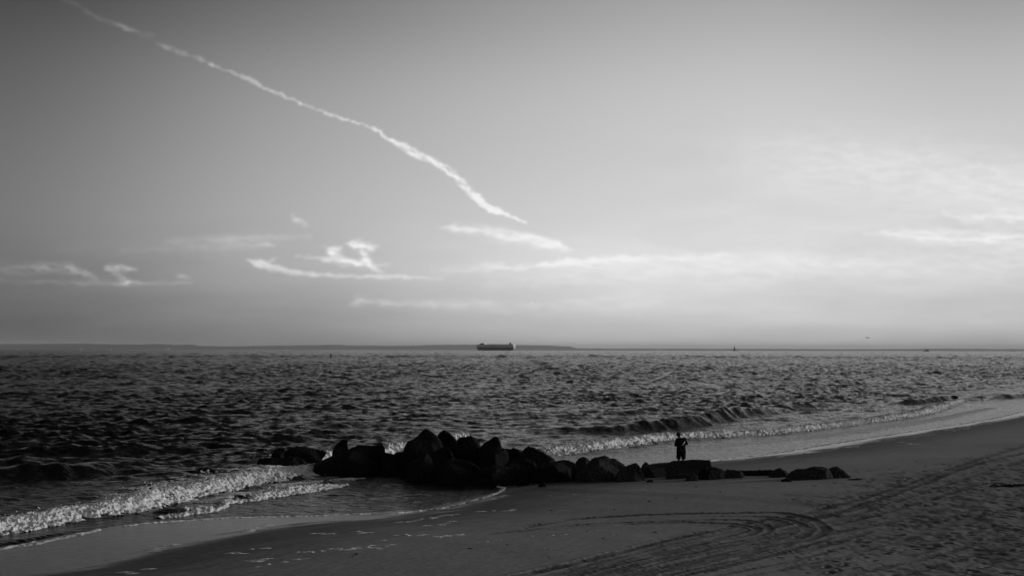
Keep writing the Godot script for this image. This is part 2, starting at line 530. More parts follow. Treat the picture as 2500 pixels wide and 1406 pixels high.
func sand_height(x: float, z: float) -> float:
	var d := -z
	var m := (d - x) * R2
	var h := beach_level(x, z)
	h += slow.get_noise_2d(x, d) * 0.05 * (1.0 - smoothstep(28.0, 34.0, m))
	var dry := 1.0 - smoothstep(-3.5, 2.0, m - dry_edge((x + d) * R2) + patch.get_noise_2d(x, d) * 5.0)
	h += dry * (hump.get_noise_2d(x, d) * 0.06 + lumps.get_noise_2d(x, d) * 0.026 + fine.get_noise_2d(x, d) * 0.007)
	h += fine.get_noise_2d(x * 0.6, d * 0.6) * 0.004 + hump.get_noise_2d((x + d) * 1.2, (d - x) * 5.0) * 0.008
	h += relief_at(x, d, relief)
	return h

func make_beach() -> void:
	var rs := PackedFloat32Array()
	var r := 3.0
	while r < 190.0:
		rs.append(r)
		r += 0.9 if r < 20.0 else maxf(0.045, r * r * 6.6e-5)
	var cols := 720
	var a0 := deg_to_rad(-36.0)
	var a1 := deg_to_rad(37.0)
	var rows := rs.size()
	var v := PackedVector3Array()
	var col := PackedColorArray()
	var uv := PackedVector2Array()
	var keep := PackedByteArray()
	v.resize(rows * cols)
	col.resize(rows * cols)
	uv.resize(rows * cols)
	var uv2 := PackedVector2Array()
	uv2.resize(rows * cols)
	keep.resize(rows * cols)
	for j in rows:
		for i in cols:
			var a := lerpf(a0, a1, float(i) / (cols - 1))
			var x := sin(a) * rs[j]
			var z := -cos(a) * rs[j]
			var t := (x - z) * R2
			var m := (-z - x) * R2
			var k := j * cols + i
			var q := m - swash(t)
			if q > 7.0:
				v[k] = Vector3(x, -1.0, z)
				continue
			keep[k] = 1
			v[k] = Vector3(x, sand_height(x, z), z)
			# how wet the sand is: 1 under the film of water, 0 where it is dry
			var edge := m - film_at(t) + patch.get_noise_2d(t * 1.5, m * 6.0) * 1.3
			var wet := smoothstep(-2.0, 1.4, edge)
			var damp := smoothstep(-4.0, 4.0, m - dry_edge(t) + patch.get_noise_2d(x, -z) * 5.0)
			var tone := lerpf(0.24, 0.33, damp)
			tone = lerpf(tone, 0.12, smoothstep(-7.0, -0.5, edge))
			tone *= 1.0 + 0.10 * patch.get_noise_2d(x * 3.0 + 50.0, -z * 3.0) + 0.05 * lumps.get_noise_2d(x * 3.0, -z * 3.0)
			tone *= 1.0 - 0.58 * relief_at(x, -z, churn_and_shade)  # tracks and prints darkened: part churned damp sand, part tread shade put into colour
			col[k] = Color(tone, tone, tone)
			uv[k] = Vector2(0.5, lerpf(0.03, 0.97, wet))
			uv2[k] = Vector2(t / 14.0, m / 5.0)
	var m := StandardMaterial3D.new()
	m.vertex_color_use_as_albedo = true
	m.metallic_specular = 0.36
	m.roughness = 1.0
	var ramp := Image.create(4, 64, false, Image.FORMAT_L8)
	for y in 64:
		var w := (y + 0.5) / 64.0
		var g := lerpf(0.95, 0.26, smoothstep(0.0, 1.0, w))
		for x in 4:
			ramp.set_pixel(x, y, Color(g, g, g))
	m.roughness_texture = ImageTexture.create_from_image(ramp)
	# grain of the sand: fine speckle, faint streaks drawn out along the shore, dark specks of shell and weed
	var g1 := noise(51, 0.35, 2).get_seamless_image(1024, 1024)
	var g2 := noise(52, 0.02, 4).get_seamless_image(1024, 1024)
	var g3 := noise(53, 0.06, 2).get_seamless_image(1024, 1024)
	var grain := Image.create(1024, 1024, false, Image.FORMAT_RGB8)
	for y in 1024:
		for x in 1024:
			var g := 0.80 + (g1.get_pixel(x, y).r - 0.5) * 0.16 + (g2.get_pixel(x, y).r - 0.5) * 0.22
			if g3.get_pixel(x, y).r > 0.8:
				g -= 0.35
			grain.set_pixel(x, y, grey(g))
	m.detail_enabled = true
	m.detail_blend_mode = BaseMaterial3D.BLEND_MODE_MUL
	m.detail_uv_layer = BaseMaterial3D.DETAIL_UV_2
	m.detail_albedo = ImageTexture.create_from_image(grain)
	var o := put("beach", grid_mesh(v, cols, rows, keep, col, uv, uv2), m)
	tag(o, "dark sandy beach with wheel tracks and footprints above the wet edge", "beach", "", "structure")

# ---- water
const TN := 256
const TL := 42.0
var tile := PackedFloat32Array()
# the breaking and running waves near the shore are raised in a map over x and distance
const WX := -45.0
const WD := 28.0
const WC := 0.15
const WW := 900
const WH := 900
var wave_map := PackedFloat32Array()

func make_tile() -> void:
	tile.resize(TN * TN)
	rng.seed = 5
	var ks := []
	for n in 76:
		var lam := exp(lerpf(log(0.6), log(8.0), rng.randf()))
		var dirn := deg_to_rad(66.0) + rng.randfn(0.0, 0.33)      # travelling in to the shore
		var kx := roundf(TL / lam * cos(dirn))
		var kz := roundf(TL / lam * sin(dirn))
		var kk := maxf(1.0, sqrt(kx * kx + kz * kz))
		ks.append([kx * TAU / TN, kz * TAU / TN, rng.randf() * TAU, 0.009 * pow(TL / kk, 0.35)])
	for k in ks:
		var kx: float = k[0]
		var kz: float = k[1]
		var ph: float = k[2]
		var am: float = k[3]
		for j in TN:
			var b := kz * j + ph
			var row := j * TN
			for i in TN:
				tile[row + i] += am * sin(kx * i + b)
	for n in TN * TN:                                       # crests sharper than troughs
		var h := tile[n]
		tile[n] = h + 1.6 * h * h - 0.01

func tile_at(x: float, z: float) -> float:
	var fx := fposmod(x / TL, 1.0) * TN
	var fz := fposmod(z / TL, 1.0) * TN
	var i := int(fx)
	var j := int(fz)
	var u := fx - i
	var v := fz - j
	i = i & 255
	j = j & 255
	var i2 := (i + 1) & 255
	var j2 := ((j + 1) & 255) * TN
	j *= TN
	return (tile[j + i] * (1.0 - u) + tile[j + i2] * u) * (1.0 - v) + (tile[j2 + i] * (1.0 - u) + tile[j2 + i2] * u) * v

func wave_at(x: float, d: float) -> float:
	var fx := (x - WX) / WC
	var fd := (d - WD) / WC
	var i := int(fx)
	var j := int(fd)
	if fx < 0.0 or fd < 0.0 or i >= WW - 1 or j >= WH - 1:
		return 0.0
	var u := fx - i
	var v := fd - j
	var k := j * WW + i
	return (wave_map[k] * (1.0 - u) + wave_map[k + 1] * u) * (1.0 - v) + (wave_map[k + WW] * (1.0 - u) + wave_map[k + WW + 1] * u) * v

var wob := noise(31, 0.25, 2)
var gust := noise(32, 0.016, 3)

func wave_line(nodes: Array) -> Array:        # [px, py, height] -> points and heights along the crest
	var pts := []
	for n in nodes:
		var g := ground(n[0], n[1], n[2] * 0.8)
		pts.append(Vector3(g.x, n[2], g.z))
	return pts

func raise_wave(nodes: Array, back: float, front: float) -> void:
	var baked := curve_points(wave_line(nodes), 0.1)
	for k in baked.size() - 1:
		var a: Vector3 = baked[k]
		var dv := baked[k + 1] - a
		var side := Vector3(dv.z, 0, -dv.x).normalized()
		if side.x + side.z < 0.0:                       # side points to the shore
			side = -side
		var amp := maxf(0.0, a.y) * (1.0 + 0.3 * wob.get_noise_2d(a.x * 3.0, a.z * 3.0))
		var off := wob.get_noise_2d(a.x * 1.5, a.z * 1.5) * 0.5
		var w := -back * 2.6
		while w < front * 2.6:
			var h := amp * exp(-pow(w / (back if w < 0.0 else front), 2.0))
			var x := a.x + side.x * (w + off)
			var d := -(a.z + side.z * (w + off))
			var i := int((x - WX) / WC)
			var j := int((d - WD) / WC)
			if i >= 0 and j >= 0 and i < WW and j < WH:
				var c := j * WW + i
				wave_map[c] = maxf(wave_map[c], h)
			w += 0.09

func soften_waves() -> void:
	for pass_n in 2:
		var b := wave_map.duplicate()
		for j in range(1, WH - 1):
			for i in range(1, WW - 1):
				var k := j * WW + i
				var c := b[k] + b[k - 1] + b[k + 1] + b[k - WW] + b[k + WW]
				if c > 0.0:
					wave_map[k] = c * 0.2

func sea_height(x: float, z: float, far := 1.0) -> float:
	var t := (x - z) * R2
	var m := (-z - x) * R2
	var q := m - swash(t)
	if q < 60.0:
		q += wob.get_noise_2d(t * 2.0, 3.0) * 0.25 * smoothstep(60.0, 0.0, q)
	if q < 0.0:
		return beach_level(x, z) + q * 0.12 - 0.002
	var chop := 1.0
	var h := 0.0
	if q < 60.0:
		var lee := smoothstep(38.0, 48.0, t)
		chop = lerpf(0.2 + 0.12 * smoothstep(24.0, 30.0, t), 0.07, lee) * smoothstep(0.0, 1.5, q) + lerpf(0.2, 0.3, lee) * smoothstep(lerpf(0.5, 4.0, lee), 11.0, q) + 0.64 * smoothstep(8.0, 32.0, q)
		h = 0.1 * exp(-q / 5.0) * smoothstep(0.0, 0.12, q) + (0.1 - 0.06 * q) * (1.0 - smoothstep(0.0, 0.12, q))
		h += 0.022 * smoothstep(0.0, 0.1, q) * exp(-q / 0.35)
	if m < 190.0:
		h += wave_at(x, -z)
	chop *= 1.0 + 0.55 * gust.get_noise_2d(x, z * 0.6)
	var c := 1.0 * tile_at(x, z) + 0.6 * tile_at(x * 0.61 + z * 0.79 + 11.0, z * 0.61 - x * 0.79) + 0.5 * tile_at(x * 2.3 + 7.0, z * 2.3)
	return h + c * chop * far

func surf_height(x: float, z: float) -> float:      # top of water or sand
	return maxf(sea_height(x, z), beach_level(x, z))

func far_swell(x: float, z: float, r: float) -> float:
	# the longer waves of the open water
	var a := smoothstep(140.0, 350.0, r) * (1.0 - smoothstep(700.0, 1500.0, r))
	var b := smoothstep(450.0, 1000.0, r) * (1.0 - 0.9 * smoothstep(3000.0, 6000.0, r))
	var h := 0.0
	if a > 0.0:
		h += a * 1.5 * tile_at(x / 1.25 + 3.0, z / 1.25)
	if b > 0.0:
		h += b * 3.4 * tile_at(x / 2.0 + 17.0, z / 2.0 + 5.0)
	return h

func make_sea() -> void:
	make_tile()
	wave_map.resize(WW * WH)
	for w in waves():
		raise_wave(w[0], w[1], w[2])
	soften_waves()
	var rs := PackedFloat32Array()
	var r := 29.0
	while r < 56000.0:
		rs.append(r)
		r += maxf(0.2, r * 0.0038) if r < 1000.0 else (r * 0.006 if r < 5000.0 else r * 0.03)
	var cols := 580
	var a0 := deg_to_rad(-36.0)
	var a1 := deg_to_rad(37.0)
	var rows := rs.size()
	var v := PackedVector3Array()
	var keep := PackedByteArray()
	v.resize(rows * cols)
	keep.resize(rows * cols)
	for j in rows:
		var far := 1.0 - smoothstep(350.0, 900.0, rs[j])
		for i in cols:
			var a := lerpf(a0, a1, float(i) / (cols - 1))
			var x := sin(a) * rs[j]
			var z := -cos(a) * rs[j]
			var k := j * cols + i
			if rs[j] < 190.0:
				var q := (-z - x) * R2 - swash((x - z) * R2)
				if q < -1.0:
					v[k] = Vector3(x, beach_level(x, z) - 0.15, z)
					continue
			keep[k] = 1
			v[k] = Vector3(x, (sea_height(x, z, far) if far > 0.0 else 0.0) + far_swell(x, z, rs[j]) + sunk(rs[j]), z)
	var m := StandardMaterial3D.new()
	m.albedo_color = grey(0.004)
	m.roughness = 0.18
	m.metallic_specular = 0.315
	var rip := noise(41, 0.012, 5).get_seamless_image(512, 512)
	rip.convert(Image.FORMAT_L8)
	rip.bump_map_to_normal_map(20.0)
	m.normal_enabled = true
	m.normal_texture = ImageTexture.create_from_image(rip)
	m.normal_scale = 1.0
	m.uv1_triplanar = true
	m.uv1_world_triplanar = true
	m.uv1_scale = Vector3(0.21, 0.21, 0.37)
	var o := put("sea", grid_mesh(v, cols, rows, keep), m)
	tag(o, "dark choppy sea running out to the horizon", "sea", "", "structure")

func waves() -> Array:                      # [crest nodes: px, py, height], back length, front length
	return [
		# left: the two broken fronts and the swells behind them
		[[[-200, 1312, .34], [0, 1281, .24], [160, 1253, .28], [290, 1237, .32], [390, 1207, .45], [430, 1202, .34], [560, 1172, .32], [700, 1149, .3], [785, 1141, .16]], 1.6, 0.6],
		[[[390, 1252, .1], [450, 1244, .16], [540, 1228, .14], [570, 1214, .16], [640, 1204, .22], [760, 1185, .22], [845, 1172, .12]], 1.0, 0.35],
		[[[-200, 1370, .1], [0, 1330, .07], [120, 1310, .07], [230, 1288, .04]], 0.9, 0.4],
		[[[-200, 1168, .4], [20, 1150, .5], [130, 1140, .56], [230, 1136, .46], [330, 1130, .12]], 2.0, 1.0],
		[[[300, 1104, .2], [380, 1090, .26], [470, 1082, .32], [560, 1078, .26], [640, 1076, .1]], 2.2, 1.3],
		[[[-200, 1098, .3], [60, 1080, .26], [200, 1071, .26], [330, 1066, .1]], 2.3, 1.4],
		[[[690, 1046, .1], [780, 1038, .3], [860, 1030, .4], [930, 1034, .22], [1000, 1030, .1]], 2.2, 1.3],
		[[[1000, 1020, .1], [1130, 1008, .25], [1250, 1009, .25], [1360, 1004, .1]], 2.4, 1.5],
		[[[300, 1030, .1], [420, 1024, .25], [560, 1021, .2], [660, 1014, .1]], 2.4, 1.5],
		# right: the running foam front
		[[[1230, 1100, .1], [1330, 1098, .26], [1450, 1084, .4], [1550, 1072, .44], [1640, 1062, .4], [1760, 1056, .34], [1900, 1049, .32], [2000, 1038, .34], [2100, 1026, .32], [2200, 1013, .36], [2270, 1000, .4], [2340, 978, .3], [2420, 974, .1]], 1.5, 0.5],
		# right: the swell about to break
		[[[1290, 1052, .1], [1380, 1044, .4], [1500, 1042, .55], [1600, 1032, .75], [1680, 1020, .9], [1730, 1010, 1.0], [1800, 1000, .9], [1860, 1000, .6], [1930, 994, .3]], 2.0, 0.85],
		[[[1840, 1004, .1], [1900, 992, .55], [1960, 988, .55], [2040, 984, .2]], 1.9, 0.9],
		[[[2180, 986, .1], [2250, 976, .6], [2310, 971, .7], [2350, 972, .2]], 1.8, 0.8],
		[[[2360, 976, .1], [2430, 966, .5], [2520, 962, .5], [2600, 956, .3]], 1.8, 0.8],
		[[[1850, 1026, .05], [1900, 1020, .22], [1940, 1018, .2], [1990, 1016, .05]], 1.2, 0.6],
	]

# ---- foam: lumpy froth laid on the wave fronts, real relief on the water
func foam_strip(called: String, label: String, nodes: Array, w0: float, w1: float, step: float, lump: float, cover: float, sd: int, m: Material) -> void:
	var pts := []
	for n in nodes:
		var g := ground(n[0], n[1], 0.2)
		pts.append(Vector3(g.x, n[2], g.z))
	var baked := curve_points(pts, step)
	var rows := baked.size() - 1
	var cols := int((w1 - w0) / step) + 1
	var big := noise(sd, 1.1, 3)
	var clot := noise(sd + 1, 4.2, 4)
	var bub := noise(sd + 2, 14.0, 2)
	var v := PackedVector3Array()
	var keep := PackedByteArray()
	for k in rows:
		var a: Vector3 = baked[k]
		var dv := baked[k + 1] - a
		var side := Vector3(dv.z, 0, -dv.x).normalized()
		if side.x + side.z < 0.0:
			side = -side
		var wid := maxf(0.02, a.y) * (1.0 + 0.55 * big.get_noise_2d(a.x, a.z))
		for c in cols:
			var w := w0 + c * step
			var x := a.x + side.x * w
			var z := a.z + side.z * w
			var u := (w / (w1 * wid)) if w > 0.0 else (w / (w0 * wid))
			var den := 1.0 - u * u * 0.9 if w > 0.0 else 1.0 - u
			var n1 := big.get_noise_2d(x * 1.6, z * 1.6)
			var n2 := clot.get_noise_2d(x, z)
			var n3 := bub.get_noise_2d(x, z)
			var f := den + n1 * 0.55 + n2 * 0.5 + n3 * 0.15 + cover - 0.4
			var y := surf_height(x, z)
			if f > -0.25:
				keep.append(1)
				y += lump * clampf(f, -0.3, 1.0) * (0.75 + 0.35 * n1) + (n2 * 0.3 + n3 * 0.06) * minf(lump, 0.16) * smoothstep(-0.2, 0.4, f)
				y -= minf(0.012, lump * 0.1)
			else:
				keep.append(0)
				y -= 0.1
			v.append(Vector3(x, y, z))
	var o := put(called, grid_mesh(v, cols, rows, keep), m)
	tag(o, label, "foam", "", "stuff")

func spray(called: String, label: String, nodes: Array, count: int, spread: float, high: float, sd: int, m: Material) -> void:
	# loose clots and drops along a front
	rng.seed = sd
	var pts := []
	for n in nodes:
		var g := ground(n[0], n[1], 0.2)
		pts.append(Vector3(g.x, n[2], g.z))
	var baked := curve_points(pts, 0.2)
	var blob := SphereMesh.new()
	blob.radius = 1.0
	blob.height = 2.0
	blob.radial_segments = 7
	blob.rings = 4
	var mm := MultiMesh.new()
	mm.transform_format = MultiMesh.TRANSFORM_3D
	mm.mesh = blob
	mm.instance_count = count
	for k in count:
		var a: Vector3 = baked[rng.randi_range(0, baked.size() - 1)]
		var x := a.x + rng.randfn(0.0, spread)
		var z := a.z + rng.randfn(0.0, spread)
		var r := rng.randf_range(0.005, 0.015) * (0.6 + a.y)
		var y := sea_height(x, z) + absf(rng.randfn(0.0, high)) * a.y
		var b := Basis.from_euler(Vector3(rng.randf() * 6.0, rng.randf() * 6.0, 0)).scaled(Vector3(r, r * rng.randf_range(0.5, 1.2), r * rng.randf_range(0.7, 1.6)))
		mm.set_instance_transform(k, Transform3D(b, Vector3(x, y, z)))
	var o := MultiMeshInstance3D.new()
	o.multimesh = mm
	o.material_override = m
	o.name = numbered(called)
	add_child(o)
	tag(o, label, "foam", "", "stuff")

func make_foam() -> void:
	var fm := mat(0.84, 0.9, 0.2)
	var B1 := [[-120, 1306, .8], [0, 1284, 1.1], [100, 1268, 1.3], [180, 1254, 1.0], [290, 1240, 1.2], [350, 1226, 1.5], [400, 1212, 1.6], [425, 1210, .9], [480, 1194, 1.2], [560, 1178, 1.3], [620, 1166, 1.1], [700, 1153, 1.3], [785, 1143, .7]]
	foam_strip("breaker_foam", "tumbling white foam along the main breaker left of the rocks", B1, -2.4, 1.2, 0.05, 0.14, 0.02, 101, fm)
	spray("breaker_spray", "small clots of foam thrown up along the main breaker", B1, 1500, 0.32, 0.10, 102, fm)
	var B2 := [[385, 1257, .5], [440, 1250, .8], [500, 1240, .9], [540, 1232, .4], [555, 1222, .4], [600, 1214, .8], [680, 1200, 1.0], [760, 1188, 1.0], [845, 1175, .5]]
	foam_strip("breaker_foam", "thin white foam line of the second breaker before the rocks", B2, -0.8, 0.5, 0.05, 0.11, 0.12, 111, fm)
	var B3 := [[-120, 1360, .7], [0, 1336, .8], [90, 1322, .8], [180, 1304, .5], [240, 1288, .3]]
	foam_strip("breaker_foam", "low foam edge of the wash nearest the open wet sand", B3, -0.6, 0.6, 0.045, 0.06, 0.15, 121, fm)
	var B4 := [[1290, 1103, .5], [1340, 1103, .9], [1450, 1090, 1.1], [1550, 1077, 1.15], [1640, 1066, 1.0], [1760, 1060, .8], [1900, 1052, .75], [2000, 1041, .8], [2100, 1029, .8], [2200, 1016, .9], [2270, 1003, 1.0], [2330, 984, .8], [2350, 976, .4]]
	foam_strip("breaker_foam", "long white foam front behind the standing person", B4, -1.7, 1.1, 0.06, 0.12, 0.08, 131, fm)
	spray("breaker_spray", "small clots of foam along the front behind the person", B4, 600, 0.3, 0.07, 132, fm)
	# lace of foam on the water behind the fronts
	foam_strip("foam_lace", "torn sheets of foam floating behind the main breaker", [[150, 1238, .4], [330, 1215, .7], [480, 1180, 1.0], [600, 1155, 1.0], [700, 1132, .9], [640, 1128, .5]], -3.4, 2.0, 0.06, 0.03, 0.06, 141, fm)
	foam_strip("foam_lace", "torn sheets of foam between the two breakers", [[470, 1222, .5], [560, 1204, .8], [680, 1182, .9], [800, 1166, .8], [890, 1160, .4]], -1.2, 1.2, 0.06, 0.03, -0.05, 151, fm)
	foam_strip("foam_lace", "torn sheets of foam floating beyond the rock pile", [[1240, 1096, .6], [1300, 1092, 1.0], [1420, 1078, .8], [1540, 1064, .5]], -2.6, 1.2, 0.08, 0.03, -0.1, 161, fm)
	foam_strip("foam_lace", "thin streaks of foam on the shallows between the long front and the sand", [[1480, 1112, .5], [1620, 1092, .8], [1800, 1078, .9], [1980, 1062, 1.0], [2130, 1042, 1.0], [2280, 1020, .9], [2420, 992, .6]], -1.6, 1.8, 0.075, 0.03, -0.14, 165, fm)
	foam_strip("wash_lip", "thin foam edge of the wash on the open shore beyond the person", [[1760, 1121, .6], [1880, 1107, .9], [1990, 1089, 1.0], [2090, 1073, 1.2], [2200, 1056, 1.0], [2330, 1037, 1.0], [2430, 1020, .9], [2510, 1001, .8]], -0.3, 0.25, 0.05, 0.05, 0.3, 166, fm)
	# white water against and between the rocks
	foam_strip("surge_foam", "white water surging through the gap in the rock pile", [[930, 1106, .5], [950, 1098, 1.2], [975, 1092, 1.4], [992, 1090, 1.0]], -0.9, 0.7, 0.05, 0.5, 0.35, 171, fm)
	foam_strip("surge_foam", "white water breaking over the low rocks at the seaward end", [[745, 1122, .6], [780, 1112, 1.0], [812, 1102, .9], [840, 1098, .5]], -0.8, 0.5, 0.05, 0.28, 0.3, 181, fm)
	foam_strip("surge_foam", "patch of white water seen between the peaked boulders", [[1095, 1076, .5], [1118, 1070, 1.0], [1135, 1068, .6]], -0.7, 0.6, 0.05, 0.7, 0.3, 191, fm)
	foam_strip("surge_foam", "white wash round the squared block with dripping sides", [[600, 1142, .5], [640, 1130, .6], [690, 1112, .5], [650, 1104, .5], [610, 1112, .4]], -0.8, 0.5, 0.06, 0.05, 0.0, 201, fm)
	# caps on the swells
	foam_strip("whitecap", "small whitecap on the steep swell beyond the person", [[1700, 1013, .5], [1722, 1009, 1.1], [1738, 1008, .9], [1748, 1008, .4]], -0.5, 0.5, 0.07, 0.12, 0.2, 211, fm)
	foam_strip("whitecap", "thin whitecap on the tail of the steep swell", [[1778, 998, .4], [1795, 995, .9], [1810, 995, .4]], -0.5, 0.4, 0.07, 0.1, 0.15, 212, fm)
	foam_strip("whitecap", "far whitecap where the long foam front begins", [[2268, 978, .4], [2300, 972, 1.2], [2325, 972, 1.0], [2336, 978, .4]], -0.8, 0.7, 0.1, 0.14, 0.15, 213, fm)
	foam_strip("whitecap", "pale broken water farthest along the shore", [[2400, 974, .4], [2450, 966, .9], [2520, 958, 1.0], [2560, 955, .4]], -1.6, 0.9, 0.14, 0.1, -0.1, 214, fm)
	# the lip of foam on the edge of the wash
	var lip := []
	for p in [[300, 1281], [420, 1271], [540, 1265], [700, 1259], [820, 1256], [910, 1251]]:
		lip.append([p[0], p[1], 0.8])
	foam_strip("wash_lip", "thin raised lip of foam along the edge of the wash", lip, -0.13, 0.13, 0.026, 0.045, 0.75, 221, fm)
	foam_strip("wash_lip", "bright curving foam edge of the wash running up to the rocks", [[905, 1254, .6], [960, 1254, .9], [1040, 1245, 1.2], [1100, 1234, 1.6], [1150, 1221, 1.5], [1200, 1206, 1.2], [1222, 1196, 1.3], [1229, 1187, 1.0], [1215, 1183, .7]], -0.13, 0.12, 0.025, 0.05, 0.35, 222, fm)

func make_foam_flecks() -> void:
	# scraps of foam left lying on the sand: flat low ridges drawn out along the shore
	rng.seed = 909
	var s := st_new()
	var runs := [
		[700, 1352, 960, 1336, 12, .8], [820, 1345, 930, 1338, 8, 1.0], [930, 1322, 1040, 1300, 7, .8], [1060, 1312, 1130, 1300, 8, 1.0], [960, 1275, 1060, 1262, 8, .9],
		[1050, 1268, 1140, 1255, 8, 1.0], [1040, 1285, 1110, 1276, 5, .8], [1160, 1250, 1240, 1240, 7, 1.0], [1200, 1220, 1240, 1212, 4, .8], [1240, 1246, 1270, 1240, 3, .9],
		[870, 1300, 900, 1296, 3, .9], [760, 1306, 820, 1300, 5, .7], [610, 1342, 660, 1336, 4, .9], [600, 1370, 660, 1360, 5, .9], [620, 1384, 760, 1368, 6, .7], [560, 1352, 600, 1348, 3, .9],
		[340, 1352, 430, 1334, 6, 1.6], [600, 1296, 650, 1290, 6, 2.4], [300, 1398, 360, 1390, 4, 1.0],
		[2070, 1092, 2150, 1080, 14, 1.0], [2160, 1076, 2300, 1052, 14, .9], [2300, 1052, 2400, 1042, 8, .7], [1800, 1124, 1960, 1110, 8, .8], [2200, 1083, 2260, 1076, 4, .9], [2380, 1040, 2490, 1020, 8, .7],
		[1300, 1215, 1600, 1200, 6, .35], [1150, 1330, 1500, 1300, 10, .3]]
	for r in runs:
		var count: int = r[4] * 2
		var drift := 0.0
		for n in count:
			drift = clampf(drift + rng.randf_range(-3.2, 3.2), -7.0, 7.0)
			if rng.randf() < 0.42:
				continue
			var f := (n + rng.randf()) / count
			var px := lerpf(r[0], r[2], f)
			var py := lerpf(r[1], r[3], f) + drift
			var g := ground(px, py, 0.35)
			g = ground(px, py, sand_height(g.x, g.z))
			g = ground(px, py, sand_height(g.x, g.z))
			var ahead := ground(px + 10.0, py + (r[3] - r[1]) / (r[2] - r[0]) * 10.0, g.y)
			var turn := ((ahead - g) * Vector3(1, 0, 1)).normalized().rotated(Vector3.UP, rng.randf_range(-0.15, 0.15))
			var across := Vector3(turn.z, 0, -turn.x)
			var long: float = rng.randf_range(0.10, 0.32) * minf(r[5], 1.6) * (1.0 if py > 1150 else 1.6)
			var wide: float = rng.randf_range(0.04, 0.12) * r[5] * (1.0 if py > 1150 else 2.0)
			var ring := []
			for a in 12:
				var an := TAU * a / 12.0
				var p := g + turn * cos(an) * long * rng.randf_range(0.6, 1.15) + across * sin(an) * wide * rng.randf_range(0.4, 1.3)
				p.y = sand_height(p.x, p.z) - 0.003
				ring.append(p)
			var top := g + across * rng.randf_range(-0.2, 0.2) * wide
			top.y = sand_height(top.x, top.z) + rng.randf_range(0.014, 0.03)
			for a in 12:
				for p in [top, ring[a], ring[(a + 1) % 12]]:
					s.add_vertex(p)
	var o := put("foam_scraps", done(s), mat(0.82, 0.8, 0.3))
	tag(o, "scraps of drying foam strewn along the wet sand", "foam", "", "stuff")

# =====================================================================  rocks
var rock_wet: StandardMaterial3D
var rock_dry: StandardMaterial3D

func stone(lo: float, hi: float, rough: float, spec: float) -> StandardMaterial3D:
	var m := StandardMaterial3D.new()
	var im := noise(61, 0.02, 5).get_seamless_image(512, 512)
	im.convert(Image.FORMAT_RGB8)
	for y in 512:
		for x in 512:
			var g := im.get_pixel(x, y).r
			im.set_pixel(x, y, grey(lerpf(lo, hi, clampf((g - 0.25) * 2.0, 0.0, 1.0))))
	m.albedo_texture = ImageTexture.create_from_image(im)
	var b := noise(62, 0.03, 5).get_seamless_image(512, 512)
	b.convert(Image.FORMAT_L8)
	m.heightmap_enabled = true
	m.heightmap_texture = ImageTexture.create_from_image(b)
	m.heightmap_scale = 5.0
	m.uv1_triplanar = true
	m.uv1_world_triplanar = true
	m.uv1_scale = Vector3(0.7, 0.7, 0.7)
	m.roughness = rough
	m.metallic_specular = spec
	return m

